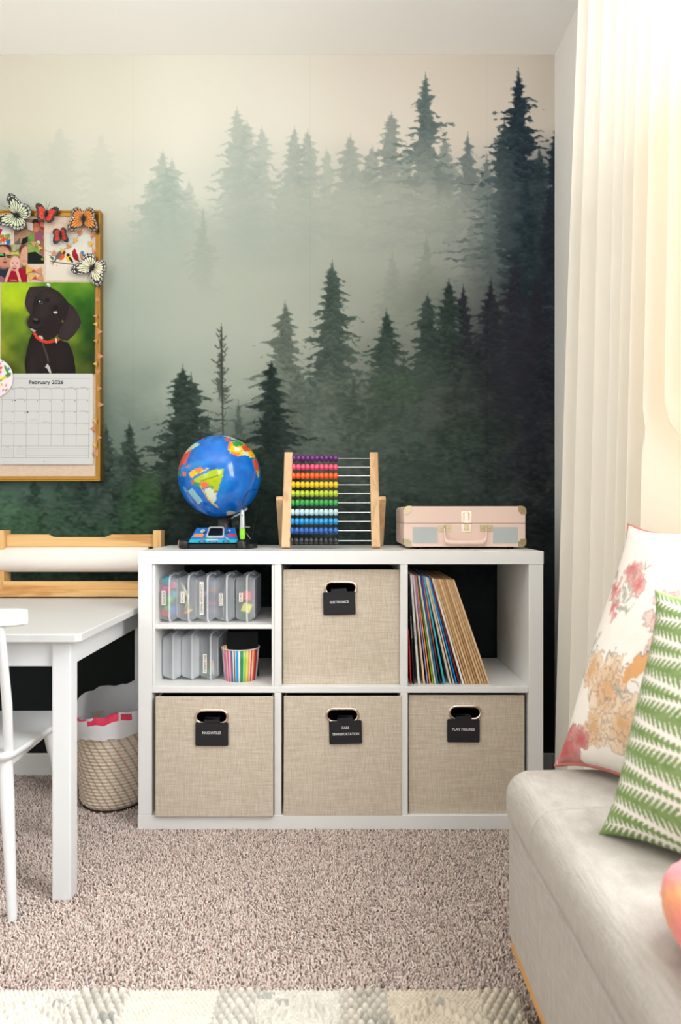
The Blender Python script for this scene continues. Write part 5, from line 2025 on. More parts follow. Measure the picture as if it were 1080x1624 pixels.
rows, colsb = [], []
tan_, lt_ = lin((198, 152, 102)), lin((242, 230, 214))
for i in range(nZ + 1):
    t = i / nZ
    z = hB * t
    row_i = math.floor(t * nrow)
    fr = t * nrow - row_i
    row = []
    for k in range(nT):
        a = 2 * math.pi * k / nT
        ph = (k / nT * 54 + row_i * .5) % 1
        coil = math.sqrt(max(0, 1 - (fr * 2 - 1) ** 2))
        st = math.sqrt(max(0, 1 - (ph * 2 - 1) ** 2))
        r = brad(t) + .0034 * coil * (.62 + .38 * st)
        row.append((BC.x + r * math.cos(a), BC.y + r * math.sin(a), z))
        sp = (k / nT * 54 + t * nrow * .5) % 2       # oblique tan stitches
        n_ = random.random()
        f = min(1, max(0, 1.5 - abs(sp - 1) / .22)) * (.7 + .3 * n_)
        colsb.append(lt_ * (1 - f) * (.74 + .30 * random.random()) + tan_ * f * .95)
    rows.append(row + [row[0]])
    colsb.append(colsb[-nT])
ins_ = [[(BC.x + (brad(1) - .003 - q) * math.cos(2 * math.pi * k / nT), BC.y + (brad(1) - .003 - q) * math.sin(2 * math.pi * k / nT), z) for k in range(nT + 1)] for q, z in ((0, hB), (.012, .06), (.075, .012))]
bk.grid(rows + ins_)
bk.col = np.array(colsb + [lt_ * .8] * (3 * (nT + 1)))
basket = bk.build('wicker_basket', mat_attr('basket_weave', rough=.75, spec=.2), org=BC)
tag(basket, 'round wicker basket on the carpet under the table, beside the shelf', 'basket')

BAG = mat_cloth_translucent('thin_bag_plastic', (246, 246, 248), (240, 240, 244), .2)
BAGP = mat('bag_print_pink', (232, 60, 96), rough=.5)
rg = np.random.default_rng(9)
nB = 120
fold = np.zeros(nB)
for f_, a_ in ((3, .35), (5, .3), (8, .25), (13, .2), (21, .12)):
    fold += a_ * np.sin(np.arange(nB) / nB * 2 * math.pi * f_ + rg.random() * 6.28)
rt = brad(.93) + .0052
levels = []
# from inside bottom, up the inner side, over the rim, down the outside
for lev, (dr, z, amp) in enumerate(((-.070, .10, .004), (-.030, .13, .006), (-.016, .20, .006), (-.006, .255, .006), (.0, .283, .008), (.004, .296, .009), (.008, .290, .008), (.0105, .272, .006), (.0098, .250, .004), (.0090, .234, .0035), (.0095, .222, .0035))):
    ring = []
    for k in range(nB):
        a = 2 * math.pi * k / nB
        back = max(0, math.sin(a)) ** .8
        right = math.cos(a)
        zz = z
        if z > .24:
            zz += back * .038 - (1 - back) * .008 + .020 * max(0, right) * (1 if z > .26 else .5)
            zz += .009 * fold[k] * (1 if z > .26 else .4)
        elif lev >= 8:
            zz += .012 * max(0, right) + .006 * fold[(k * 2) % nB]
        r = rt + dr + amp * fold[(k + lev * 3) % nB] * 1.2
        if lev >= 7:
            r = max(r, rt + .0055)
        ring.append((BC.x + r * math.cos(a), BC.y + r * math.sin(a), zz))
    levels.append(ring + [ring[0]])
bg_ = MB()
bg_.grid(levels)
n0 = len(bg_.f)
# pink print along the front edge
for i, f in enumerate(bg_.f):
    lev, k = divmod(i, nB)
    a = 360 * k / nB
    if lev in (5, 6) and 195 < a < 292 and (lev == 5 or fold[k] > -.25):
        bg_.mi[i] = 1
    if lev in (6,) and 296 < a < 312:
        bg_.mi[i] = 1
for r_b in (0,):
    c_ = levels[0][:-1]
    bg_.add(c_, [tuple(range(len(c_)))])
bag = bg_.build('bag_liner', [BAG, BAGP], org=(BC.x, BC.y, .1))
md = bag.modifiers.new('smooth', 'SUBSURF')
md.levels = md.render_levels = 1
tag(bag, 'thin white plastic bag with a pink edge lining the wicker basket', 'plastic bag')

# ------------------------------------------------------------------ bench
BFAB = mat_weave('bench_fabric', (198, 193, 186), (176, 169, 161), (26, 520), (480, 24), .9, bump=.25)
bx0, bx1, by0, by1, bzt = .296, .605, -.20, 1.281, .424
bn = empty('upholstered_bench', ((bx0 + bx1) / 2, (by0 + by1) / 2, 0), 'grey linen storage bench along the right wall under the curtain', 'bench')


def soft_block(x0, x1, y0, y1, z0, z1, r, rtop, seamY=None, crown=0.0, rend=None):
    """upholstered block lofted along y; rounded edges, pulled-in seam at seamY"""
    rend = rend or r
    ys = []
    for k in range(9):
        ys.append(y1 - rend * (1 - math.cos(math.pi / 2 * k / 8)))
    n_l = 60
    yy = y1 - rend
    while yy > y0 + rend:
        ys.append(yy)
        yy -= .012
    if seamY:
        ys += [seamY + d for d in (-.008, -.005, -.003, -.0015, 0, .0015, .003, .005, .008)]
    ys += [y0 + rend * (1 - math.cos(math.pi / 2 * k / 8)) for k in range(9)]
    ys = sorted(set(round(v, 5) for v in ys))
    m = MB()
    rings = []
    for y in ys:
        d = min(y - y0, y1 - y)
        inset = 0.0
        if d < rend:
            inset = rend - math.sqrt(max(rend * rend - (rend - d) ** 2, 0))
        gr = 0.0
        if seamY:
            gr = .0035 * math.exp(-((y - seamY) / .0028) ** 2)
        ii = inset + gr
        a, b, c, e_ = x0 + ii, x1 - ii * .4, z0 + min(inset, r) * .6 + gr * .3, z1 - ii
        rt_, rb_ = rtop, r
        prof = []
        for cx_, cz_, rad_, a0 in ((a + rt_, e_ - rt_, rt_, 90), (a + rb_, c + rb_, rb_, 180), (b - rb_, c + rb_, rb_, 270), (b - rt_, e_ - rt_, rt_, 0)):
            for k in range(9):
                t = math.radians(a0 + 90 * k / 8)
                prof.append((cx_ + rad_ * math.cos(t), cz_ + rad_ * math.sin(t)))
        # top is closed by points with a slight crown
        for k in range(1, 8):
            f = k / 8
            xx = (b - rt_) * (1 - f) + (a + rt_) * f
            prof.append((xx, e_ + crown * math.sin(math.pi * f) * min(1, d / .12)))
        rings.append([(p[0], y, p[1]) for p in prof])
    m.loft(rings)
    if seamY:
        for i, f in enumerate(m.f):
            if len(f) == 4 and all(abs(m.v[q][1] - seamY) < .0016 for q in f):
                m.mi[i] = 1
    return m


soft_block(bx0, bx1, by0, by1, .326, bzt, .030, .042, seamY=1.075, crown=.004, rend=.055).build('seat_lid', [BFAB, mat('seam_shade', (150, 142, 132), rough=.9)], bn, label='padded seat lid with a cross seam')  # second, darker colour paints the shade of the seam groove
soft_block(bx0 + .0115, bx1 - .004, by0 + .012, by1 - .012, .118, .3245, .008, .010, rend=.012).build('bench_body', BFAB, bn)
m = MB()
m.box(bx0 + .016, bx1 - .010, by0 + .018, by1 - .017, .094, .1175)
m.build('wood_plinth', mat_wood('oak_plinth', (222, 168, 100), (196, 140, 76), axis=1, scale=6), bn, bevel=.002, label='light wood base rail')
for xx in (bx0 + .10, bx1 - .07):
    for yy in (by0 + .1, by1 - .12):
        m = MB()
        m.lathe([(.0003, 0), (.015, 0), (.020, .094), (.0003, .094)], (xx, yy, 0.0), 18)
        m.build('foot', mat_wood('oak_plinth', (222, 168, 100), (196, 140, 76), axis=1, scale=6), bn)


# ------------------------------------------------------------------ cushions
def cushion(name, corner, base_dir, lean, w, h, T, paint, piping, label, res=2.0, n=150, tilt=0.0, gain=1.0, sag=.10):
    """pillow standing on its lower edge; corner = lower far corner, base_dir along the lower edge, lean = how far the top falls back"""
    bdir = Vector((base_dir[0], base_dir[1], 0)).normalized()
    nrm = Vector((bdir.y, -bdir.x, 0))                 # points away from the face
    if nrm.x < 0:
        nrm = -nrm
    up = (Vector((0, 0, math.sqrt(max(h * h - lean * lean, 0)))) + nrm * lean).normalized()
    face = -up.cross(bdir).normalized()
    if face.x > 0:
        face = -face
    root = empty(name, corner, label, 'cushion')
    O = Vector(corner)

    def pt(u, v, side):
        # u,v in -1..1
        pu = u * (1 - sag * (1 - abs(v) ** 4.5) * abs(u) ** 3)
        pv = v * (1 - sag * (1 - abs(u) ** 4.5) * abs(v) ** 3)
        th = T / 2 * (max(0, (1 - u ** 2)) * max(0, (1 - v ** 2))) ** .42
        th *= 1 + .05 * math.sin(3.1 * u + 1) * math.sin(2.7 * v)
        return O + bdir * (w / 2 * (1 + pu)) + up * (h / 2 * (1 + pv)) + face * (side * th) + nrm * (0) + Vector((0, 0, .002))
    uu = np.sin(np.linspace(-math.pi / 2, math.pi / 2, n))
    uu = .55 * uu + .45 * np.linspace(-1, 1, n)
    cols = None
    cv = paint()
    for side, nm in ((1, 'front_cover'), (-1, 'back_cover')):
        m = MB()
        m.grid([[pt(u, v, side) for u in uu] for v in uu], flip=side > 0)
        ju = np.clip(((uu + 1) / 2 * (cv.w - 1)).astype(int), 0, cv.w - 1)
        jv = np.clip(((1 - (uu + 1) / 2) * (cv.h - 1)).astype(int), 0, cv.h - 1)
        m.col = np.clip(lin(np.clip(cv.a[jv][:, ju], 0, 255)) * gain, 0, .95).reshape(-1, 3)
        m.build(nm, mat_attr(name + '_print', rough=.9, spec=.1, bump=.25, bscale=420), root)
    if piping is not None:
        m = MB()
        pts = []
        for k in range(4):
            for t in np.linspace(-1, 1, 40)[:-1]:
                u, v = ((t, -1), (1, t), (-t, 1), (-1, -t))[k]
                pts.append(pt(u, v, 0))
        m.tube(pts, .0042, 8, loop=True)
        m.build('piping', piping, root)
    return root


def paint_floral():
    cv = Canvas(0, 0, 100, 100, 4.2, (240, 232, 223))
    cv.a += ((vnoise(cv.h, cv.w, 60, RNG, 3) - .5) * 14)[..., None]
    rg = np.random.default_rng(21)
    line_c = (150, 128, 122)
    X0, Y0 = cv.XX.copy(), cv.YY.copy()
    wx = (vnoise(cv.h, cv.w, 14, RNG, 3) - .5) * 7
    wy = (vnoise(cv.h, cv.w, 14, RNG, 3) - .5) * 7
    cv.XX, cv.YY = X0 + wx, Y0 + wy

    def leaf(x, y, L, a, c, w=.28):
        ca, sa = math.cos(math.radians(a)), math.sin(math.radians(a))
        pts = [(x, y)]
        for t, s in ((.3, 1), (.6, .9), (1, 0), (.6, -.9), (.3, -1)):
            pts.append((x + ca * L * t - sa * L * w * s * .5, y + sa * L * t + ca * L * w * s * .5))
        cv.poly(pts, c, .75, 1.0)
        cv.line([(x, y), (x + ca * L, y + sa * L)], .35, line_c, .5)

    def spray(x, y, L, a, n, c):
        for k in range(n):
            t = k / n
            px, py = x + math.cos(math.radians(a)) * L * t, y + math.sin(math.radians(a)) * L * t
            for s in (-1, 1):
                leaf(px, py, L * .35 * (1 - t * .6), a + s * 48, c, .35)

    def peony(x, y, R, c_out, c_in, n=9):
        for ring, (rr, sc) in enumerate(((R, .62), (R * .62, .5), (R * .3, .4))):
            for k in range(n - ring * 2):
                a = k / (n - ring * 2) * 6.283 + rg.random() * .5 + ring
                px, py = x + math.cos(a) * rr * .72, y + math.sin(a) * rr * .72
                c = np.array(c_out) * (1 - ring * .33) + np.array(c_in) * ring * .33
                cv.ell(px, py, R * sc * .75, R * sc * .5, line_c, math.degrees(a), .1, .8)
                cv.ell(px, py, R * sc * .68, R * sc * .43, c, math.degrees(a), .3, .95)
                for q in range(4):
                    aa = a + (q - 1.5) * .18
                    cv.line([(x + math.cos(aa) * rr * .25, y + math.sin(aa) * rr * .25), (x + math.cos(aa) * rr * 1.02, y + math.sin(aa) * rr * 1.02)], .5, c_in, .5, 1.2)
        cv.ell(x, y, R * .25, R * .2, c_in, 20, .8, .8)
    grey = (168, 170, 158)
    pinkl, pinkd = (238, 212, 203), (222, 160, 152)
    orl, ord_ = (241, 222, 200), (218, 172, 126)
    spray(20, 42, 26, -70, 5, grey); spray(58, 26, 26, -30, 5, grey); spray(80, 50, 22, 40, 5, grey); spray(8, 68, 20, -80, 4, grey)
    spray(40, 92, 26, -10, 5, grey); spray(70, 88, 22, 10, 4, grey); spray(26, 58, 16, 100, 4, grey); spray(90, 20, 20, 80, 4, grey)
    peony(50, 44, 11, pinkl, pinkd); peony(20, 24, 5, pinkl, (206, 120, 116), 7); peony(12, 32, 4.5, pinkl, (206, 120, 116), 6); peony(27, 30, 4.5, pinkl, (206, 120, 116), 6); peony(17, 40, 4, pinkl, (206, 120, 116), 6)
    peony(28, 70, 11, orl, ord_); peony(40, 82, 10, orl, ord_, 8); peony(14, 64, 6, orl, ord_, 8); peony(24, 86, 7, orl, ord_, 8)
    peony(6, 94, 9, (218, 160, 154), (190, 96, 98)); peony(15, 90, 5, (222, 170, 160), (196, 104, 104)); peony(84, 70, 11, pinkl, pinkd); peony(78, 24, 10, orl, ord_); peony(92, 95, 8, pinkl, pinkd); peony(62, 66, 7, pinkl, pinkd)
    cv.poly([(36, 60), (48, 52), (52, 55), (42, 64), (35, 66)], (220, 160, 104), .9); cv.line([(36, 60), (48, 52)], .5, line_c)
    cv.line([(40, 66), (58, 70), (70, 66)], .6, line_c, .7)
    for k in range(12):
        x, y = rg.random() * 100, rg.random() * 100
        leaf(x, y, 9, rg.random() * 360, grey)
    cv.XX, cv.YY = X0, Y0
    return cv


def paint_fern():
    cv = Canvas(0, 0, 100, 100, 4.2, (238, 232, 224))
    g1, g2 = (132, 156, 98), (104, 134, 70)
    X, Y = cv.XX, cv.YY
    pitch = 16.4
    out = np.zeros(X.shape)
    for k in range(-3, 8):
        for par in (0, 1):
            y0 = k * pitch + par * pitch * .52
            yy = Y - y0 - X * .17
            Lf = 104 if par == 0 else 40
            t = np.clip(X / Lf, 0, 1)
            if par == 0:
                env = 2.9 + 2.9 * np.sin(math.pi * np.clip(t * 1.15, 0, 1)) ** .8
                env = np.where(t > .7, env * np.clip((1.02 - t) / .32, 0, 1), env)
            else:
                env = 3.6 * np.clip(1 - t ** 1.3, 0, 1)
            env = env + 1.5 * np.clip(1 - X / 7, 0, 1)
            u = X - np.abs(yy) * .55
            teeth = np.abs(((u / 2.15) % 1) - .5) * 2            # 1 at gaps
            prof = env * (1 - .85 * np.clip((teeth - .45) / .55, 0, 1))
            a = np.clip((prof - np.abs(yy)) * 1.8 + .2, 0, 1)
            a *= (X < Lf)
            stem = np.clip((.55 - np.abs(yy)) * 3, 0, 1) * (X < Lf + 3)
            a = np.maximum(a, stem)
            if par == 1:
                for ox, oy in ((0, 0), (1.6, 1.5), (1.6, -1.5), (3.0, 0)):
                    a = np.maximum(a, np.clip((1.25 - np.hypot((X - Lf - 1.5 - ox), yy - oy)) * 2, 0, 1))
            out = np.maximum(out, a)
    out = np.maximum(out, np.clip((2.0 - X) * 1.0, 0, 1) * .85)
    st = np.sin(2 * math.pi * X / 1.0) * np.sin(2 * math.pi * Y / 1.0)
    nz = vnoise(cv.h, cv.w, 10, RNG, 2)
    c = np.array(g1)[None, None] * nz[..., None] + np.array(g2)[None, None] * (1 - nz[..., None])
    cv.a += (out * (.93 + .07 * np.sign(st)))[..., None] * (c - cv.a)
    cv.a += (st * 5)[..., None]
    return cv


def paint_pink():
    cv = Canvas(0, 0, 100, 100, 1.2, (248, 134, 142))
    d = (cv.XX + cv.YY * .25) % 46
    cv.blend(np.clip(1 - np.abs(d - 30) / 8, 0, 1) * .9, (250, 176, 116))
    cv.a += ((vnoise(cv.h, cv.w, 3, RNG, 2) - .5) * 26)[..., None]
    return cv


PIPE = mat('coral_piping', (206, 124, 116), rough=.85)
cushion('floral_cushion', (.392, 1.262, bzt - .003), (.55, -.835), .215, .37, .48, .160, paint_floral, PIPE, 'floral cushion with coral piping leaning against the curtain', n=310)
cushion('fern_cushion', (.366, .990, bzt - .004), (.60, -.80), .150, .42, .368, .140, paint_fern, None, 'white cushion with green woven fern pattern on the bench', n=260)
# the pink one lies flat, thick and rounded
m = MB()
pcx, pcy, pcz, hx_, hy_, hz_ = .438, .600, bzt + .0565, .118, .175, .054
pg_ = lambda v, p: math.copysign(abs(v) ** p, v)
rows = []
cols = []
for i in range(61):
    a = -math.pi / 2 + math.pi * i / 60
    row = []
    for k in range(121):
        b = 2 * math.pi * k / 120
        x_, y_, z_ = pg_(math.cos(a), .75) * pg_(math.cos(b), .62), pg_(math.cos(a), .75) * pg_(math.sin(b), .62), pg_(math.sin(a), .9)
        fz_ = 1 + .012 * random.random()
        row.append((pcx + hx_ * x_ * fz_, pcy + hy_ * y_ * fz_, pcz + hz_ * z_))
        d_ = (x_ * 2.2 + y_ * .6 + 10) % 1.5
        f_ = max(0, 1 - abs(d_ - .8) / .35)
        cols.append(lin(np.array((247, 132, 140)) * (1 - f_) + np.array((250, 172, 112)) * f_) * (.9 + .14 * random.random()))
    rows.append(row)
m.grid(rows)
m.col = np.array(cols)
o = m.build('pink_cushion', mat_attr('plush_dye', rough=.95, spec=.05, sheen=.3), org=(pcx, pcy, bzt))
tag(o, 'fuzzy pink and orange cushion lying at the near end of the bench', 'cushion')

# ------------------------------------------------------------------ curtain
CURT = mat_cloth_translucent('curtain_cotton', (246, 240, 227), (255, 218, 152), .035)
m = MB()
nU, nV = 420, 60
ctop, cbot = 2.400, .012
rows = []
yn = 1.17
for i in range(nV + 1):
    t = i / nV                                    # 0 top
    z = ctop + (cbot - ctop) * t
    yfar = 1.845 + .225 * t ** .85
    row = []
    for k in range(nU + 1):
        s = k / nU                                # 0 far .. 1 near
        wv = s * 9.6 * 2 * math.pi
        wv += .55 * math.sin(s * 9.0 + .5) + .25 * math.sin(t * 3.0 + s * 5)
        amp = (.027 + .012 * t) * (.75 + .5 * math.sin(s * 5.3 + 1.2) ** 2)
        y = yfar + (yn - yfar) * s
        # leading hem turned slightly in
        x = .662 - .004 * s + amp * math.sin(wv) + .006 * math.sin(wv * 2.1 + 2 + t * 2) * t
        y += .013 * math.cos(wv + .6) * (.6 + .5 * t)
        if s < .03:
            x += (.03 - s) * .25 * math.sin(t * 4.5)
        if y < 1.42 and z < 1.06:                  # the cushion presses the cloth back
            q_ = min(1, max(0, (z - .40) / .40)) * min(1, max(0, (1.06 - z) / .12)) * min(1, (1.42 - y) / .05)
            x = max(x, .62 + .092 * q_)
        row.append((min(max(x, .612), .7135), y, z))
    rows.append(row)
m.grid(rows)
cu = m.build('curtain', CURT, org=(.655, 1.6, 0))
tag(cu, 'long cream curtain hanging in folds in front of the right wall', 'curtain')
# ------------------------------------------------------------------ pin board and what is pinned on it
BDY = 2.3375                                   # face of the linen
FRY = 2.3265                                   # face of the frame
bxr, bzt_, bzb_ = XP(158.6, FRY), ZP(333.2, FRY), ZP(763, FRY)
bxl = bxr - .70
fw = .0165
pb = empty('pin_board', ((bxl + bxr) / 2, WY, bzb_), 'gold-framed linen pin board hanging on the left of the wallpaper', 'pin board')
m = MB()
m.box(bxl + .004, bxr - .004, BDY, WY - .001, bzb_ + .004, bzt_ - .004)
m.build('linen_panel', mat_weave('board_linen', (212, 192, 172), (196, 174, 152), (60, 500), (500, 60), .8, bump=.2), pb)
m = MB()


def frame_ring(inset, y):
    return [(bxl + inset, y, bzb_ + inset), (bxr - inset, y, bzb_ + inset), (bxr - inset, y, bzt_ - inset), (bxl + inset, y, bzt_ - inset)]


m.loft([frame_ring(0, WY - .002), frame_ring(0, FRY + .001), frame_ring(.001, FRY), frame_ring(.0045, FRY), frame_ring(.0065, FRY + .004), frame_ring(fw, FRY + .006), frame_ring(fw, BDY + .001)], smooth=False, cap=False)
m.build('frame', GOLD, pb, label='slim gold frame')

NXT = [BDY - .0006]


def sheet_fn(Y, bend=0.0):
    def f(X, Yp):
        return (X - CX) / F * Y, np.full(X.shape, Y) - bend * np.sin((X - X.min()) / (X.max() - X.min()) * math.pi), EYE - (Yp - CY) / F * Y
    return f


def printed(name, cv, Y, label, cat, group=None, parent=None, bend=0.0, th=.0006):
    m = cv.mb(sheet_fn(Y, bend), .78)
    # give the sheet its thickness: a back and edges in plain paper
    x0, x1 = XP(cv.X[0], Y), XP(cv.X[-1], Y)
    z0, z1 = ZP(cv.Y[-1], Y), ZP(cv.Y[0], Y)
    n0 = len(m.v)
    m.box(x0, x1, Y + .0002, Y + th, z0, z1, 1)
    m.col = np.concatenate([m.col, np.ones((len(m.v) - n0, 3)) * .7], 0)
    mats_ = [mat_attr('photo_print', rough=.6, spec=.12), PAPER]
    if parent is not None:
        return m.build(name, mats_, parent)
    o = m.build(name, mats_, org=((x0 + x1) / 2, Y, (z0 + z1) / 2))
    return tag(o, label, cat, group)


# ---- wall calendar: dog photograph above, month grid below
CALY = BDY - .0040
cal = empty('wall_calendar', P(74, 592, CALY), 'wall calendar with a black puppy photo, open at February 2026', 'calendar')
cv = Canvas(1.8, 448, 150.3, 592.5, 2.6, (96, 140, 40))
nb = vnoise(cv.h, cv.w, 90, RNG, 3)
nb2 = vnoise(cv.h, cv.w, 120, RNG, 2)
fx_ = (cv.XX - 2) / 148
fy_ = (cv.YY - 448) / 144
base = np.array([112, 164, 40]) * (1 - fy_[..., None]) + np.array([82, 96, 30]) * fy_[..., None]
base = base + (nb[..., None] - .5) * np.array([120, 100, 30]) + np.clip(1 - fx_ * 3, 0, 1)[..., None] * np.array([20, 14, 4]) - np.clip(fx_ - .7, 0, 1)[..., None] * np.array([120, 110, 20])
base = base + np.exp(-((fx_ - .15) / .25) ** 2 - ((fy_ - .15) / .2) ** 2)[..., None] * np.array([50, 36, -10])
cv.a = np.clip(base, 20, 230)


def Z7(x, y):                                  # 6.35x crop whose corner is (0,440)
    return (x / 6.353, 440 + y / 6.353)


def pl7(*pts):
    return [Z7(*p) for p in pts]


K1, K2, K3 = (40, 32, 32), (54, 44, 44), (28, 22, 23)
cv.poly(pl7((300, 620), (330, 560), (480, 640), (600, 630), (690, 660), (735, 760), (760, 900), (765, 975), (262, 975), (248, 860), (270, 740)), K3)
cv.ell(*Z7(400, 800), 20, 26, (46, 36, 35), 0, .9, .6); cv.ell(*Z7(620, 800), 16, 24, (44, 35, 35), 0, .9, .6)
cv.ell(*Z7(330, 900), 6, 14, (48, 38, 36), 0, .9, .7)
cv.poly(pl7((345, 95), (440, 88), (520, 105), (600, 150), (680, 240), (720, 300), (700, 420), (640, 520), (560, 600), (480, 640), (400, 600), (330, 560), (290, 510), (275, 450), (300, 390), (330, 320), (330, 200)), K1)
cv.ell(*Z7(500, 200), 18, 12, (58, 48, 47), 20, .9, .8); cv.ell(*Z7(440, 330), 10, 14, (56, 47, 46), 20, .9, .7)
cv.ell(*Z7(350, 450), 13, 11, (46, 38, 38), 10, .6, .9)
cv.poly(pl7((345, 95), (300, 100), (268, 160), (250, 260), (268, 320), (300, 375), (325, 370), (335, 280), (360, 200), (430, 130), (510, 120), (490, 100), (430, 90)), K2)
cv.poly(pl7((700, 260), (740, 290), (790, 370), (822, 450), (800, 510), (740, 590), (680, 640), (620, 630), (585, 600), (600, 520), (650, 440), (690, 330)), K2)
cv.ell(*Z7(720, 470), 9, 20, (60, 49, 50), 22, .9, .7); cv.ell(*Z7(300, 220), 5, 16, (64, 53, 53), 14, .9, .7)
cv.line(pl7((690, 290), (670, 400), (600, 520), (585, 600)), .8, (22, 17, 18), .7); cv.line(pl7((420, 135), (360, 205), (335, 300)), .8, (22, 17, 18), .7)
cv.ell(*Z7(478, 230), 3.6, 3.2, (22, 18, 18), 0, .5, .8); cv.ell(*Z7(565, 300), 4, 3, (24, 19, 19), 0, .6, .7)
for ex, ey, rx in ((413, 250, 5.2), (560, 350, 5.4)):
    cv.ell(*Z7(ex, ey), rx, rx * .8, (18, 14, 14), 15, .3)
    cv.ell(*Z7(ex, ey + 2), rx * .72, rx * .62, (84, 92, 96), 15, .4)
    cv.ell(*Z7(ex - 4, ey - 2), rx * .42, rx * .42, (20, 18, 20), 0, .3)
cv.ell(*Z7(402, 244), 1.3, 1.0, (225, 235, 240), 0, .4); cv.ell(*Z7(560, 353), 3.0, 1.7, (215, 215, 215), 0, .5)
cv.ell(*Z7(368, 440), 6.8, 5.2, (24, 20, 21), 10, .3); cv.ell(*Z7(362, 424), 4.4, 2.0, (92, 86, 88), 6, .7, .9); cv.ell(*Z7(346, 440), 1.6, 1.3, (6, 5, 6), 0, .4); cv.ell(*Z7(384, 452), 1.8, 1.2, (6, 5, 6), 0, .4)
cv.line(pl7((300, 500), (330, 522), (380, 520), (440, 500)), .7, (14, 11, 12), .8)
cv.poly(pl7((300, 512), (330, 518), (366, 538), (345, 552), (318, 538)), (188, 184, 180), .9)
cv.poly(pl7((395, 585), (425, 590), (440, 618), (420, 628), (392, 606)), (206, 200, 196), .95)
cv.line(pl7((430, 660), (450, 720), (480, 800), (488, 850)), 2.2, (120, 112, 108), .55, 1.6)
cv.poly(pl7((455, 905), (480, 868), (505, 905), (522, 965), (500, 965), (478, 920)), (205, 200, 190), .95)
cv.line(pl7((346, 562), (372, 604), (410, 634), (470, 654), (520, 648), (585, 628)), 4.6, (206, 62, 40)); cv.line(pl7((350, 560), (378, 600), (416, 628), (474, 646)), 1.2, (232, 96, 66), .8)
cv.line(pl7((566, 618), (570, 656)), 2.0, (226, 222, 210)); cv.ell(*Z7(632, 444), 1.6, 2.0, (150, 140, 30), 0, .6, .7)
cv.a += ((vnoise(cv.h, cv.w, 3, RNG, 2) - .5) * 6)[..., None]
printed('photo_page', cv, CALY, '', '', parent=cal, bend=.0015)['label'] = 'glossy photo of a black puppy with a red collar'
cv = Canvas(-1, 592.6, 147, 736.5, 2.6, (206, 206, 204))
gc_ = (132, 134, 140)


def Z5(x, y):                                  # 5.4x crop whose corner is (0,540)
    return (x / 5.4, 540 + y / 5.4)


cv.line([Z5(20, 325), Z5(772, 328)], .45, gc_, .6)
rows5 = [408, 507, 606, 706, 804, 902, 1003]
cols5 = [18, 124, 230, 337, 445, 552, 658, 764]
for y in rows5:
    cv.line([Z5(10, y), Z5(768, y + 2)], .55, gc_, .85)
for i, x in enumerate(cols5):
    cv.line([Z5(x + 2, 408), Z5(x - 6 if i else x - 8, 1003 if i < 3 or i == 7 else 902)], .55, gc_, .75)
for x in np.linspace(232, 760, 2):
    pass
for y in (925, 945, 964, 984):
    cv.line([Z5(234, y), Z5(762, y + 1)], .4, gc_, .6)
for i in range(7):
    cv.line([Z5(cols5[i] + 36, 401), Z5(cols5[i] + 76, 401)], .9, (150, 150, 154), .7)
for j in range(4):
    for i in range(7):
        cv.ell(*Z5(cols5[i + 1] - 14 - j, rows5[j] + 11), .9, .7, (110, 110, 114), 0, .5, .8)
for (a, b, y) in ((40, 110, 492), (150, 210, 500), (30, 105, 694), (142, 206, 692), (258, 320, 676), (250, 330, 690), (362, 420, 698), (690, 740, 603)):
    cv.line([Z5(a, y), Z5(b, y)], .7, (150, 150, 152), .6)
cv.ell(*Z5(238, 615), 1.2, 1.2, (30, 30, 32), 0, .3); cv.ell(*Z5(132, 514), 1.0, 1.0, (70, 70, 72), 0, .3, .9)
for x0 in (30, 136):
    cv.line([Z5(x0 + 18, 912), Z5(x0 + 52, 912)], .8, (120, 120, 124), .7)
    for j in range(5):
        for i in range(7):
            cv.ell(*Z5(x0 + 4 + i * 12, 926 + j * 12), .45, .4, (140, 140, 144), 0, .5, .7)
pg = cv.mb(sheet_fn(CALY - .0005, .0022), .9)
n0 = len(pg.v)
nT_ = len(pg.v)
pg.text('February 2026', P(73.4, 540 + 362 / 5.4, CALY - .0034), (1, 0, 0), (0, 0, 1), .0172, 2, bold=.016, fit=XP(100.5, CALY) - XP(46.3, CALY))
pg.box(XP(-1, CALY), XP(147, CALY), CALY - .0002, CALY + .0004, ZP(736.5, CALY), ZP(592.6, CALY), 1)
pg.col = np.concatenate([pg.col, np.ones((len(pg.v) - nT_, 3)) * .7], 0)
pg.build('month_page', [mat_attr('photo_print', rough=.6, spec=.12), PAPER, INK], cal)['label'] = 'white month page headed February 2026'
hl = MB()
hl.lathe([(.0003, -.0034), (.0022, -.0034), (.0026, -.0026), (.0026, .0)], (XP(70.5, CALY), CALY, ZP(731.5, CALY)), 14, axis='y')
hl.build('hang_hole', mat('hole_ring', (176, 160, 156), rough=.6), cal)

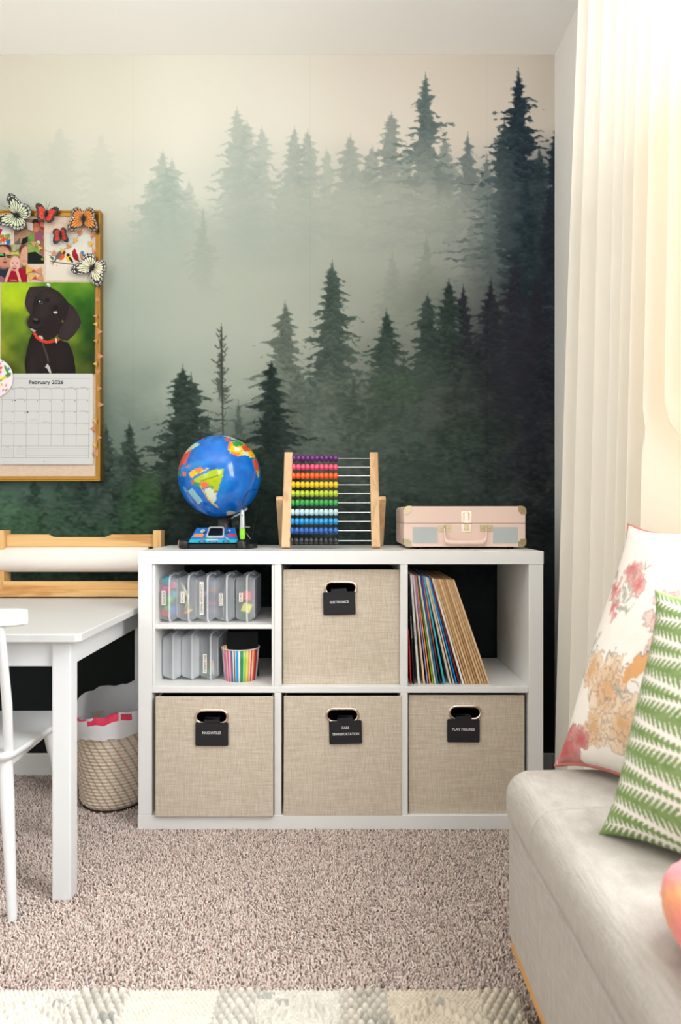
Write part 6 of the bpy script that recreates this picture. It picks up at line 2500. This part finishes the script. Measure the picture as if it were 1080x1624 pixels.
# ---- pictures and cards
cv = Canvas(-24, 387.5, 43.2, 447.5, 3.0, (170, 160, 110))                 # family selfie
nb = vnoise(cv.h, cv.w, 14, RNG, 3)
cv.a += (nb[..., None] - .5) * np.array([70, 80, 60])
cv.poly([(-24, 387), (43, 387), (43, 396), (-24, 396)], (170, 170, 150), .6); cv.line([(12, 396), (24, 400), (36, 390)], 1.0, (110, 90, 60))
cv.poly([(16, 400), (32, 400), (32, 408), (16, 408)], (190, 200, 90))
cv.poly([(-24, 425), (-10, 420), (14, 424), (22, 448), (-24, 448)], (40, 44, 62)); cv.ell(1, 443, 6, 5, (150, 100, 120))
cv.ell(5, 396, 13, 10, (58, 38, 30), -10, .3); cv.ell(5, 407, 12.5, 17, (206, 146, 118), -6, .2); cv.ell(11, 401, 4, 3, (226, 176, 150), 0, .9, .8)
cv.poly([(-8, 401.5), (8, 401), (9, 407), (2, 408), (-8, 406)], (20, 26, 24)); cv.poly([(-7, 402.3), (6, 402), (6.5, 405.8), (-7, 405.2)], (60, 150, 80)); cv.line([(-5, 403), (4, 403)], .9, (150, 220, 160))
cv.poly([(9, 403.5), (19, 405), (18.5, 409), (12, 409)], (20, 26, 24)); cv.poly([(11, 405), (17, 406), (17, 408), (12.5, 408)], (60, 110, 70))
cv.ell(8, 411, 1.6, 2, (176, 112, 92), 0, .6); cv.ell(8, 416, 3.6, 1.6, (130, 66, 62), 4, .5); cv.ell(6, 423, 8, 4, (196, 136, 110), 0, .6, .7)
cv.ell(38, 398, 8, 11, (92, 60, 42), 0, .3); cv.poly([(30, 396), (36, 396), (34, 446), (43, 446), (43, 425)], (96, 62, 44), .9)
cv.ell(40, 406, 8, 16, (222, 166, 140), 6, .2); cv.line([(33.5, 404.5), (38, 404.5)], .7, (90, 60, 50)); cv.ell(38, 414, 4, 1.7, (200, 90, 90), 16, .4); cv.line([(35.5, 413), (40.5, 415.4)], .8, (240, 230, 226))
cv.poly([(12, 432), (34, 424), (43, 430), (43, 448), (10, 448)], (160, 20, 42)); cv.ell(24, 408.5, 8, 5, (150, 108, 84), 0, .3)
cv.ell(24, 418, 8.2, 12, (232, 184, 168), 0, .2); cv.ell(20.5, 417, 1.3, .8, (90, 66, 60), 0, .5); cv.ell(27.5, 417, 1.3, .8, (90, 66, 60), 0, .5); cv.ell(23, 425, 3.4, 2.6, (170, 70, 76), 0, .4); cv.line([(21, 424), (25, 424)], .8, (240, 230, 226)); cv.ell(23.4, 420.6, 1.4, 1.1, (214, 156, 140), 0, .7)
cv.line([(9, 446), (14, 432), (16, 427)], 4.2, (226, 174, 152)); cv.line([(32, 446), (29, 436), (26.5, 428)], 4.2, (226, 174, 152)); cv.line([(17, 444), (26, 444.5)], 1.2, (220, 190, 190), .8)
printed('family_photo', cv, BDY - .0014, 'photo print of a family of three, the child in a red shirt', 'photo', 'photos and cards on the pin board')
cv = Canvas(22.3, 347.5, 70, 418.6, 3.0, (150, 120, 96))                    # garden snapshot
nb = vnoise(cv.h, cv.w, 22, RNG, 3)
cv.a += (nb[..., None] - .5) * np.array([110, 100, 90])
cv.ell(56, 352, 5, 4.5, (52, 36, 34)); cv.ell(57, 357, 4.5, 4, (170, 100, 70)); cv.poly([(60, 352), (70, 350), (70, 366), (64, 362)], (150, 50, 44)); cv.ell(67, 356, 3.4, 4.5, (200, 110, 90))
cv.ell(57, 364, 4.5, 4, (200, 120, 86)); cv.poly([(56, 370), (66, 366), (69, 382), (55, 380)], (150, 80, 106)); cv.poly([(42, 352), (52, 354), (52, 366), (44, 364)], (208, 196, 190))
cv.poly([(24, 376), (34, 366), (44, 364), (46, 374), (30, 388)], (176, 136, 110)); cv.poly([(32, 390), (36, 378), (44, 375), (50, 382), (44, 384)], (30, 28, 32))
cv.poly([(22, 388), (32, 376), (32, 392), (23, 392)], (100, 96, 92)); cv.poly([(44, 372), (54, 370), (54, 386), (44, 388)], (110, 160, 70), .8)
cv.ell(60.5, 384.5, 3, 3, (222, 224, 216)); cv.poly([(44, 388), (62, 384), (62, 402), (44, 402)], (150, 176, 90), .85); cv.ell(58, 396, 6, 4, (110, 170, 70), 0, .6, .7)
cv.poly([(44, 401), (56, 399), (66, 406), (70, 410), (70, 419), (44, 419)], (22, 30, 26)); cv.poly([(64, 384), (70, 384), (70, 404), (64, 402)], (150, 104, 90)); cv.ell(67, 411, 2, 2, (150, 160, 50))
printed('snapshot', cv, BDY - .0007, 'snapshot of people outdoors with a dark green patch at its foot', 'photo', 'photos and cards on the pin board')
cv = Canvas(-26, 347, 16.6, 387.8, 2.6, (232, 230, 226))                     # child's splatter painting
rg = np.random.default_rng(12)
for k in range(46):
    cv.ell(-2 + 18 * rg.random(), 372 + 14 * rg.random(), .8 + 2.0 * rg.random(), .8 + 1.8 * rg.random(), [(230, 60, 50), (250, 190, 40), (140, 170, 40), (40, 110, 190), (240, 120, 60), (60, 160, 120)][int(rg.integers(6))], 0, .4, .9)
cv.poly([(-3, 362), (4, 364), (0, 374), (-4, 374)], (214, 30, 60)); cv.ell(14, 384, 3, 5, (40, 110, 190), 30, .5); cv.ell(10, 374, 3.4, 2, (140, 170, 40), 0, .5); cv.ell(5.5, 380, 3, 3, (236, 66, 50), 0, .5)
printed('splatter_card', cv, BDY - .0009, 'white card with splattered paint below the pale butterfly', 'card', 'photos and cards on the pin board')
cv = Canvas(72.8, 371.8, 146, 444.5, 3.2, (232, 224, 208))                   # watercolour birds
cv.a += (np.clip(1 - (cv.YY - 372) / 26, 0, 1) * np.clip((vnoise(cv.h, cv.w, 40, RNG, 3) - .15) * 1.6, 0, 1))[..., None] * (np.array([190, 212, 214]) - cv.a) * .8
br = (112, 84, 62)
cv.line([(80, 414), (92, 416.5), (108, 418.5), (124, 420)], 1.7, br); cv.line([(78, 405), (84, 408), (86, 412)], .9, br)
cv.ell(82, 409, 2.4, 1.5, (70, 130, 84), 30); cv.ell(84.5, 411, 2.2, 1.2, (70, 130, 84), -40)
for x_, y_ in ((84, 420), (90, 421), (81, 418)):
    cv.ell(x_, y_, 1.2, 1.2, (226, 150, 156), 0, .6, .8)
cv.ell(97, 406, 5.6, 6.8, (228, 96, 40), 24, .2); cv.ell(93, 405, 3.4, 7.6, (104, 104, 106), 36, .25); cv.line([(88.5, 412), (84, 417)], 2.2, (92, 92, 96)); cv.ell(101, 400.5, 3, 2.8, (80, 74, 76), 0, .3); cv.poly([(103.5, 400), (105.6, 401), (103.5, 402)], (230, 170, 60))
cv.ell(109, 409, 4.4, 6.2, (242, 202, 50), -14, .2); cv.ell(108, 404.4, 2.8, 2.4, (40, 38, 40), 0, .3); cv.ell(112.5, 412, 2, 5.4, (46, 44, 46), -34, .3)
cv.ell(119.5, 406, 4.2, 8.2, (156, 34, 48), -24, .2); cv.ell(118, 399.5, 3.2, 3.4, (168, 36, 50), 0, .25); cv.poly([(116.4, 397), (118.4, 393.8), (120.4, 397)], (160, 34, 48)); cv.line([(123, 411), (126, 416)], 2.2, (140, 30, 44))
cv.ell(130, 406, 3.6, 6.0, (230, 140, 76), -22, .2); cv.ell(132.8, 406, 2.2, 6.4, (70, 140, 190), -26, .3); cv.ell(130.5, 400.6, 2.8, 2.6, (70, 140, 190), 0, .25); cv.line([(135, 410), (137, 414)], 1.8, (60, 110, 160))
printed('bird_card', cv, BDY - .0006, 'white watercolour card of four small birds on a branch', 'card', 'photos and cards on the pin board')

# ---- round printed badge at the left edge
by_ = CALY - .0060
bc_ = P(-11, 599, by_)
br_ = .0655
cv = Canvas(-43.5, 566.5, 21.5, 631.5, 3.0, (226, 214, 216))
for (x, y, rx, ry, c, a) in ((-2, 578, 4, 2.2, (206, 70, 62), -36), (1, 584, 3.6, 2.0, (206, 70, 62), -36), (0, 590.5, 3.6, 2.0, (206, 80, 62), -30), (4, 573, 1.4, 1.6, (90, 130, 170), 0), (14, 585, 1.5, 3.0, (60, 110, 170), 0),
                             (10.5, 586, 2.0, 7.5, (60, 136, 40), -24), (13, 595, 5.5, 3.0, (46, 120, 56), -40), (6, 600, 6.0, 2.0, (216, 196, 20), -30), (-4, 606, 9, 2.0, (60, 150, 60), -24), (-2, 603, 8, 1.6, (226, 206, 30), -26),
                             (3, 610, 1.8, 2.0, (226, 170, 40), 0), (-1, 613, 2.2, 1.4, (224, 120, 180), 0), (10, 611, 1.2, 2.4, (190, 140, 150), 20), (5, 618.5, 2.2, .9, (150, 50, 84), -40), (10, 618.5, 3.0, 1.5, (206, 116, 100), -44),
                             (-16, 580, 6, 2, (206, 70, 62), -30), (-18, 590, 5, 2, (206, 70, 62), -30), (-24, 604, 6, 2, (60, 136, 40), 20), (-20, 614, 2, 1, (224, 120, 180), 0)):
    cv.ell(x, y, rx, ry, c, a, .35, .92)
bd = MB()
rings_n, seg_n = 36, 96
rows_ = []
for i in range(rings_n + 1):
    r = br_ * max(i, .02) / rings_n
    rows_.append([(bc_.x + r * math.cos(2 * math.pi * k / seg_n), by_ - .0035 * (1 - (i / rings_n) ** 4), bc_.z + r * math.sin(2 * math.pi * k / seg_n)) for k in range(seg_n + 1)])
bd.grid(rows_, flip=True)
v_ = np.array(bd.v)
ii = np.clip(((EYE - v_[:, 2]) * F / by_ + CY - cv.y0) * cv.res, 0, cv.h - 1).astype(int)
jj = np.clip((v_[:, 0] * F / by_ + CX - cv.x0) * cv.res, 0, cv.w - 1).astype(int)
cols = lin(np.clip(cv.a[ii, jj], 0, 255))
n0 = len(bd.v)
bd.lathe([(br_, 0), (br_, .0030), (.0003, .0030)], (bc_.x, by_, bc_.z), seg_n, axis='y', mi=1)
bd.col = np.concatenate([cols, np.ones((len(bd.v) - n0, 3)) * .7], 0)
o = bd.build('round_badge', [mat_attr('photo_print', rough=.6, spec=.12), PAPER], org=bc_)
tag(o, 'round pink-white badge with a coloured print overlapping the calendar edge', 'badge')

# ---- clear push pin above the puppy
pp = MB()
pc_ = P(78, 453, CALY)
pp.lathe([(.0003, -.012), (.0040, -.0115), (.0044, -.0095), (.0026, -.007), (.0026, -.0035), (.0050, -.0025), (.0050, -.0008), (.0003, -.0008)], pc_, 16, axis='y')
pp.lathe([(.0006, -.0008), (.0004, .006)], pc_, 6, axis='y')
tag(pp.build('push_pin', mat('clear_pin', (226, 228, 226), rough=.1, spec=.6), org=pc_), 'clear push pin at the top edge of the calendar', 'push pin')


# ---- butterflies
def butterfly(px, py, span_px, rot_deg, body_px, wing_c, dots_c, label, Yb, spread=1.0, fold=22, ant=1, hind_c=None, lift_=0):
    Y = Yb
    s = span_px / 2 / F * Y
    c = P(px, py, Y)
    t = empty('butterfly', c, label, 'butterfly', 'paper butterflies on the pin board')
    wc = mat('wing_%d_%d_%d' % wing_c, wing_c, rough=.6)
    bk_ = mat('wing_black', (30, 26, 28), rough=.6)
    dt = mat('wing_dots_%d_%d_%d' % dots_c, dots_c, rough=.6)
    hc = mat('wing_%d_%d_%d' % (hind_c or wing_c), hind_c or wing_c, rough=.6)
    R = Matrix.Rotation(math.radians(-rot_deg), 4, 'Y')
    fore = [(a_ + lift_, r_) for a_, r_ in [(80, .20), (70, .55), (60, .92), (50, 1.10), (42, 1.16), (32, 1.06), (20, .86), (6, .72), (0, .64), (-6, .56)]]
    hind = [(4, .60), (-6, .72), (-18, .80), (-34, .82), (-50, .80), (-64, .74), (-76, .60), (-88, .30)]

    def outl(tab, a):
        for (a0, r0_), (a1, r1_) in zip(tab[:-1], tab[1:]):
            if a1 <= a <= a0:
                f = (a0 - a) / (a0 - a1)
                return r0_ + (r1_ - r0_) * f
        return tab[-1][1]
    for sg in (-1, 1):
        for tab, wm, ncell, lift, nm in ((fore, wc, 7, .0012, 'forewing'), (hind, hc, 6, 0, 'hindwing')):
            m = MB()
            cf, sf = math.cos(math.radians(fold)), math.sin(math.radians(fold))

            def q(x, z, up=0.0):
                # x outwards, z along the body; wings rise towards the viewer
                v = Vector((sg * x * cf * spread, -abs(x) * sf * .6 - lift - up, z))
                return R @ (v * s if False else Vector((v.x * s, v.y * s - up * 0, v.z * s)))
            a_hi, a_lo = tab[0][0], tab[-1][0]
            N = 34
            edge = []
            for k in range(N + 1):
                a = a_hi + (a_lo - a_hi) * k / N
                r = outl(tab, a) * (1 + .018 * math.sin(k * 1.9))
                edge.append((r * math.cos(math.radians(a)), r * math.sin(math.radians(a))))
            base_pts = [(.02, .04 if nm == 'forewing' else -.02)] + edge

            def off(p, d):
                v = q(*p)
                return v + Vector((0, -d, 0))
            front = [off(p, .0004) for p in base_pts]
            backp = [off(p, -.0004) for p in base_pts]
            n_ = len(front)
            tri = [(0, i, i + 1) if sg > 0 else (0, i + 1, i) for i in range(1, n_ - 1)]
            m.add(front, tri, 0)
            m.add(backp, [f[::-1] for f in tri], 0)
            m.add(front + backp, [(i, (i + 1) % n_, n_ + (i + 1) % n_, n_ + i) for i in range(n_)], 0)
            # coloured cells between the veins
            for k in range(ncell):
                w_ = (a_hi - a_lo) / ncell
                a0 = a_hi - w_ * k - w_ * .10
                a1 = a_hi - w_ * (k + 1) + w_ * .10
                pts = []
                for f in np.linspace(0, 1, 5):
                    a = a0 + (a1 - a0) * f
                    r = outl(tab, a) * (.78 - .10 * abs(f - .5) * 2 - (.06 if nm == 'forewing' and k < 3 else 0))
                    pts.append((r * math.cos(math.radians(a)), r * math.sin(math.radians(a))))
                am = (a0 + a1) / 2
                pts.append((.13 * math.cos(math.radians(am)), .13 * math.sin(math.radians(am))))
                pv = [off(p, .0010) for p in pts]
                m.add(pv, [tuple(range(len(pv))) if sg > 0 else tuple(range(len(pv)))[::-1]], 1)
                for row_, fr_ in enumerate((.86, .945)):
                    for f in (.2, .5, .8):
                        a = a0 + (a1 - a0) * f
                        r = outl(tab, a) * fr_
                        cx_, cz_ = r * math.cos(math.radians(a)), r * math.sin(math.radians(a))
                        dr_ = .026 if row_ == 0 else .018
                        dv = [off((cx_ + dr_ * math.cos(b), cz_ + dr_ * math.sin(b)), .0011) for b in [2 * math.pi * j / 7 for j in range(7)]]
                        m.add(dv, [tuple(range(7))], 2)
            m.build(nm, [bk_, wm, dt], t, local=True)
    m = MB()
    L = body_px / F * Y / 2
    pts = [R @ Vector((0, -.0025, z)) for z in (-L, -L * .6, -L * .1, L * .25, L * .55, L * .8, L)]
    m.tube(pts, [.0009, .0022, .0026, .0034, .0034, .0028, .0012], 10)
    bo = m.build('body', mat('butterfly_body', (24, 21, 22), rough=.9), t, local=True)
    if ant:
        m = MB()
        for sg in (-1, 1):
            m.tube([R @ Vector((sg * .001, -.003, L)), R @ Vector((sg * .004, -.005, L + .012)), R @ Vector((sg * .007, -.006, L + .022 * ant))], .0004, 5)
        m.build('antenna', mat('butterfly_body', (24, 21, 22), rough=.9), bo, local=True)
    return t


butterfly(27, 342, 62, 63, 20, (198, 206, 172), (226, 226, 216), 'large pale green butterfly at the top left of the board', FRY - .006, fold=14, ant=1.6)
butterfly(73.5, 340, 39, -12, 14, (216, 58, 24), (96, 60, 70), 'small orange-red butterfly on the top frame edge', FRY - .006, fold=10, ant=1.2, lift_=-8)
butterfly(132.5, 347, 54, 180, 16, (214, 128, 40), (200, 180, 150), 'orange monarch butterfly at the top right corner of the frame', FRY - .006, fold=12, ant=0, lift_=-4)
butterfly(96.2, 372.5, 32, 188, 13, (196, 48, 24), (60, 40, 44), 'small red butterfly above the bird card', BDY - .010, fold=24, ant=1.0, lift_=4)
butterfly(146.5, 425, 58, 150, 18, (222, 218, 184), (226, 226, 216), 'pale cream butterfly on the right frame edge', FRY - .006, fold=10, ant=1.0, lift_=-6)

# ---- pennant garland
gr = empty('pennant_garland', P(154, 560, FRY), 'garland of tiny gold and copper pennants along the right frame edge', 'garland')
COPPER = mat('copper_card', (190, 128, 88), rough=.45, metal=.3)
GOLDC = mat('gold_card', (202, 160, 70), rough=.4, metal=.4)
pens = [(131.8, 358.5, 8, 0, 0), (140.7, 361.3, 7, 0, 1), (126.8, 370, 9, 180, 0), (147.2, 372.4, 10, 90, 0), (119.4, 381, 9, 200, 1), (143.5, 386.6, 9, 75, 1), (108.8, 390.9, 8, 210, 0), (99, 397.4, 8, 190, 1), (86, 402, 10, 0, 0), (149, 399.2, 8, 90, 0),
        (53.7, 386.3, 10, 180, 0), (63.5, 393.5, 8, 90, 1), (46, 428, 14, 90, 1), (62, 430, 12, 270, 0), (50, 438, 13, 80, 1), (64, 441, 12, 260, 0),
        (155.5, 453, 8, 0, 0), (154.5, 475, 8, 0, 0), (152, 501, 7, 270, 0), (152, 514, 7, 270, 1), (157.5, 526, 9, 90, 0), (152, 540.5, 7, 280, 0),
        (158.5, 565, 10, 90, 0), (151.4, 577, 7, 270, 1), (155.5, 590, 8, 180, 0), (157, 616, 8, 90, 0), (158.5, 641.6, 10, 90, 0), (150.4, 667, 7, 270, 1), (148.5, 680, 10, 270, 0), (157, 694, 8, 90, 0), (150.4, 705, 7, 270, 1), (152.5, 718.5, 11, 150, 0)]
pts = []
for i, (x, y, sz_, a, g_) in enumerate(pens):
    on_frame = x > 150
    Yp = (FRY - .0022) if on_frame else (BDY - .0058 if y > 448 else BDY - .0030)
    r = sz_ * .62 / F * Yp
    pl = [(r * math.cos(math.radians(b + 90 - a)), r * math.sin(math.radians(b + 90 - a))) for b in (0, 122, 238)]
    m = MB()
    m.prism(pl, P(x, y, Yp), (1, 0, 0), (0, 0, 1), .0006)
    m.build('pennant', GOLDC if g_ else COPPER, gr)
for (x, y, c_) in ((53.3, 429.5, 0), (56, 440.5, 0)):
    m = MB()
    m.prism([(-.006, -.005), (.006, -.005), (0, .007)], P(x, y, BDY - .0042), (1, 0, 0), (0, 0, 1), .0006)
    m.build('pennant', mat('red_card', (186, 40, 34), rough=.5), gr)
path = [P(x, y, BDY - .0030) for x, y in ((44, 384), (63, 393), (78, 399), (90, 400), (100, 396), (110, 390), (120, 380), (127, 369), (133, 358), (142, 362), (147, 373), (144, 386), (149, 399))] + \
       [P(x, y, FRY - .0026) for x, y in ((152, 412), (156, 440), (155, 475), (153, 500), (156, 526), (153, 545), (157, 565), (152, 578), (156, 600), (157, 640), (151, 668), (150, 682), (156, 694), (151, 706), (153, 719))]
m = MB()
m.tube(spline(path, 5), .0005, 5)
m.build('string', mat('thread', (150, 110, 80), rough=.8), gr)
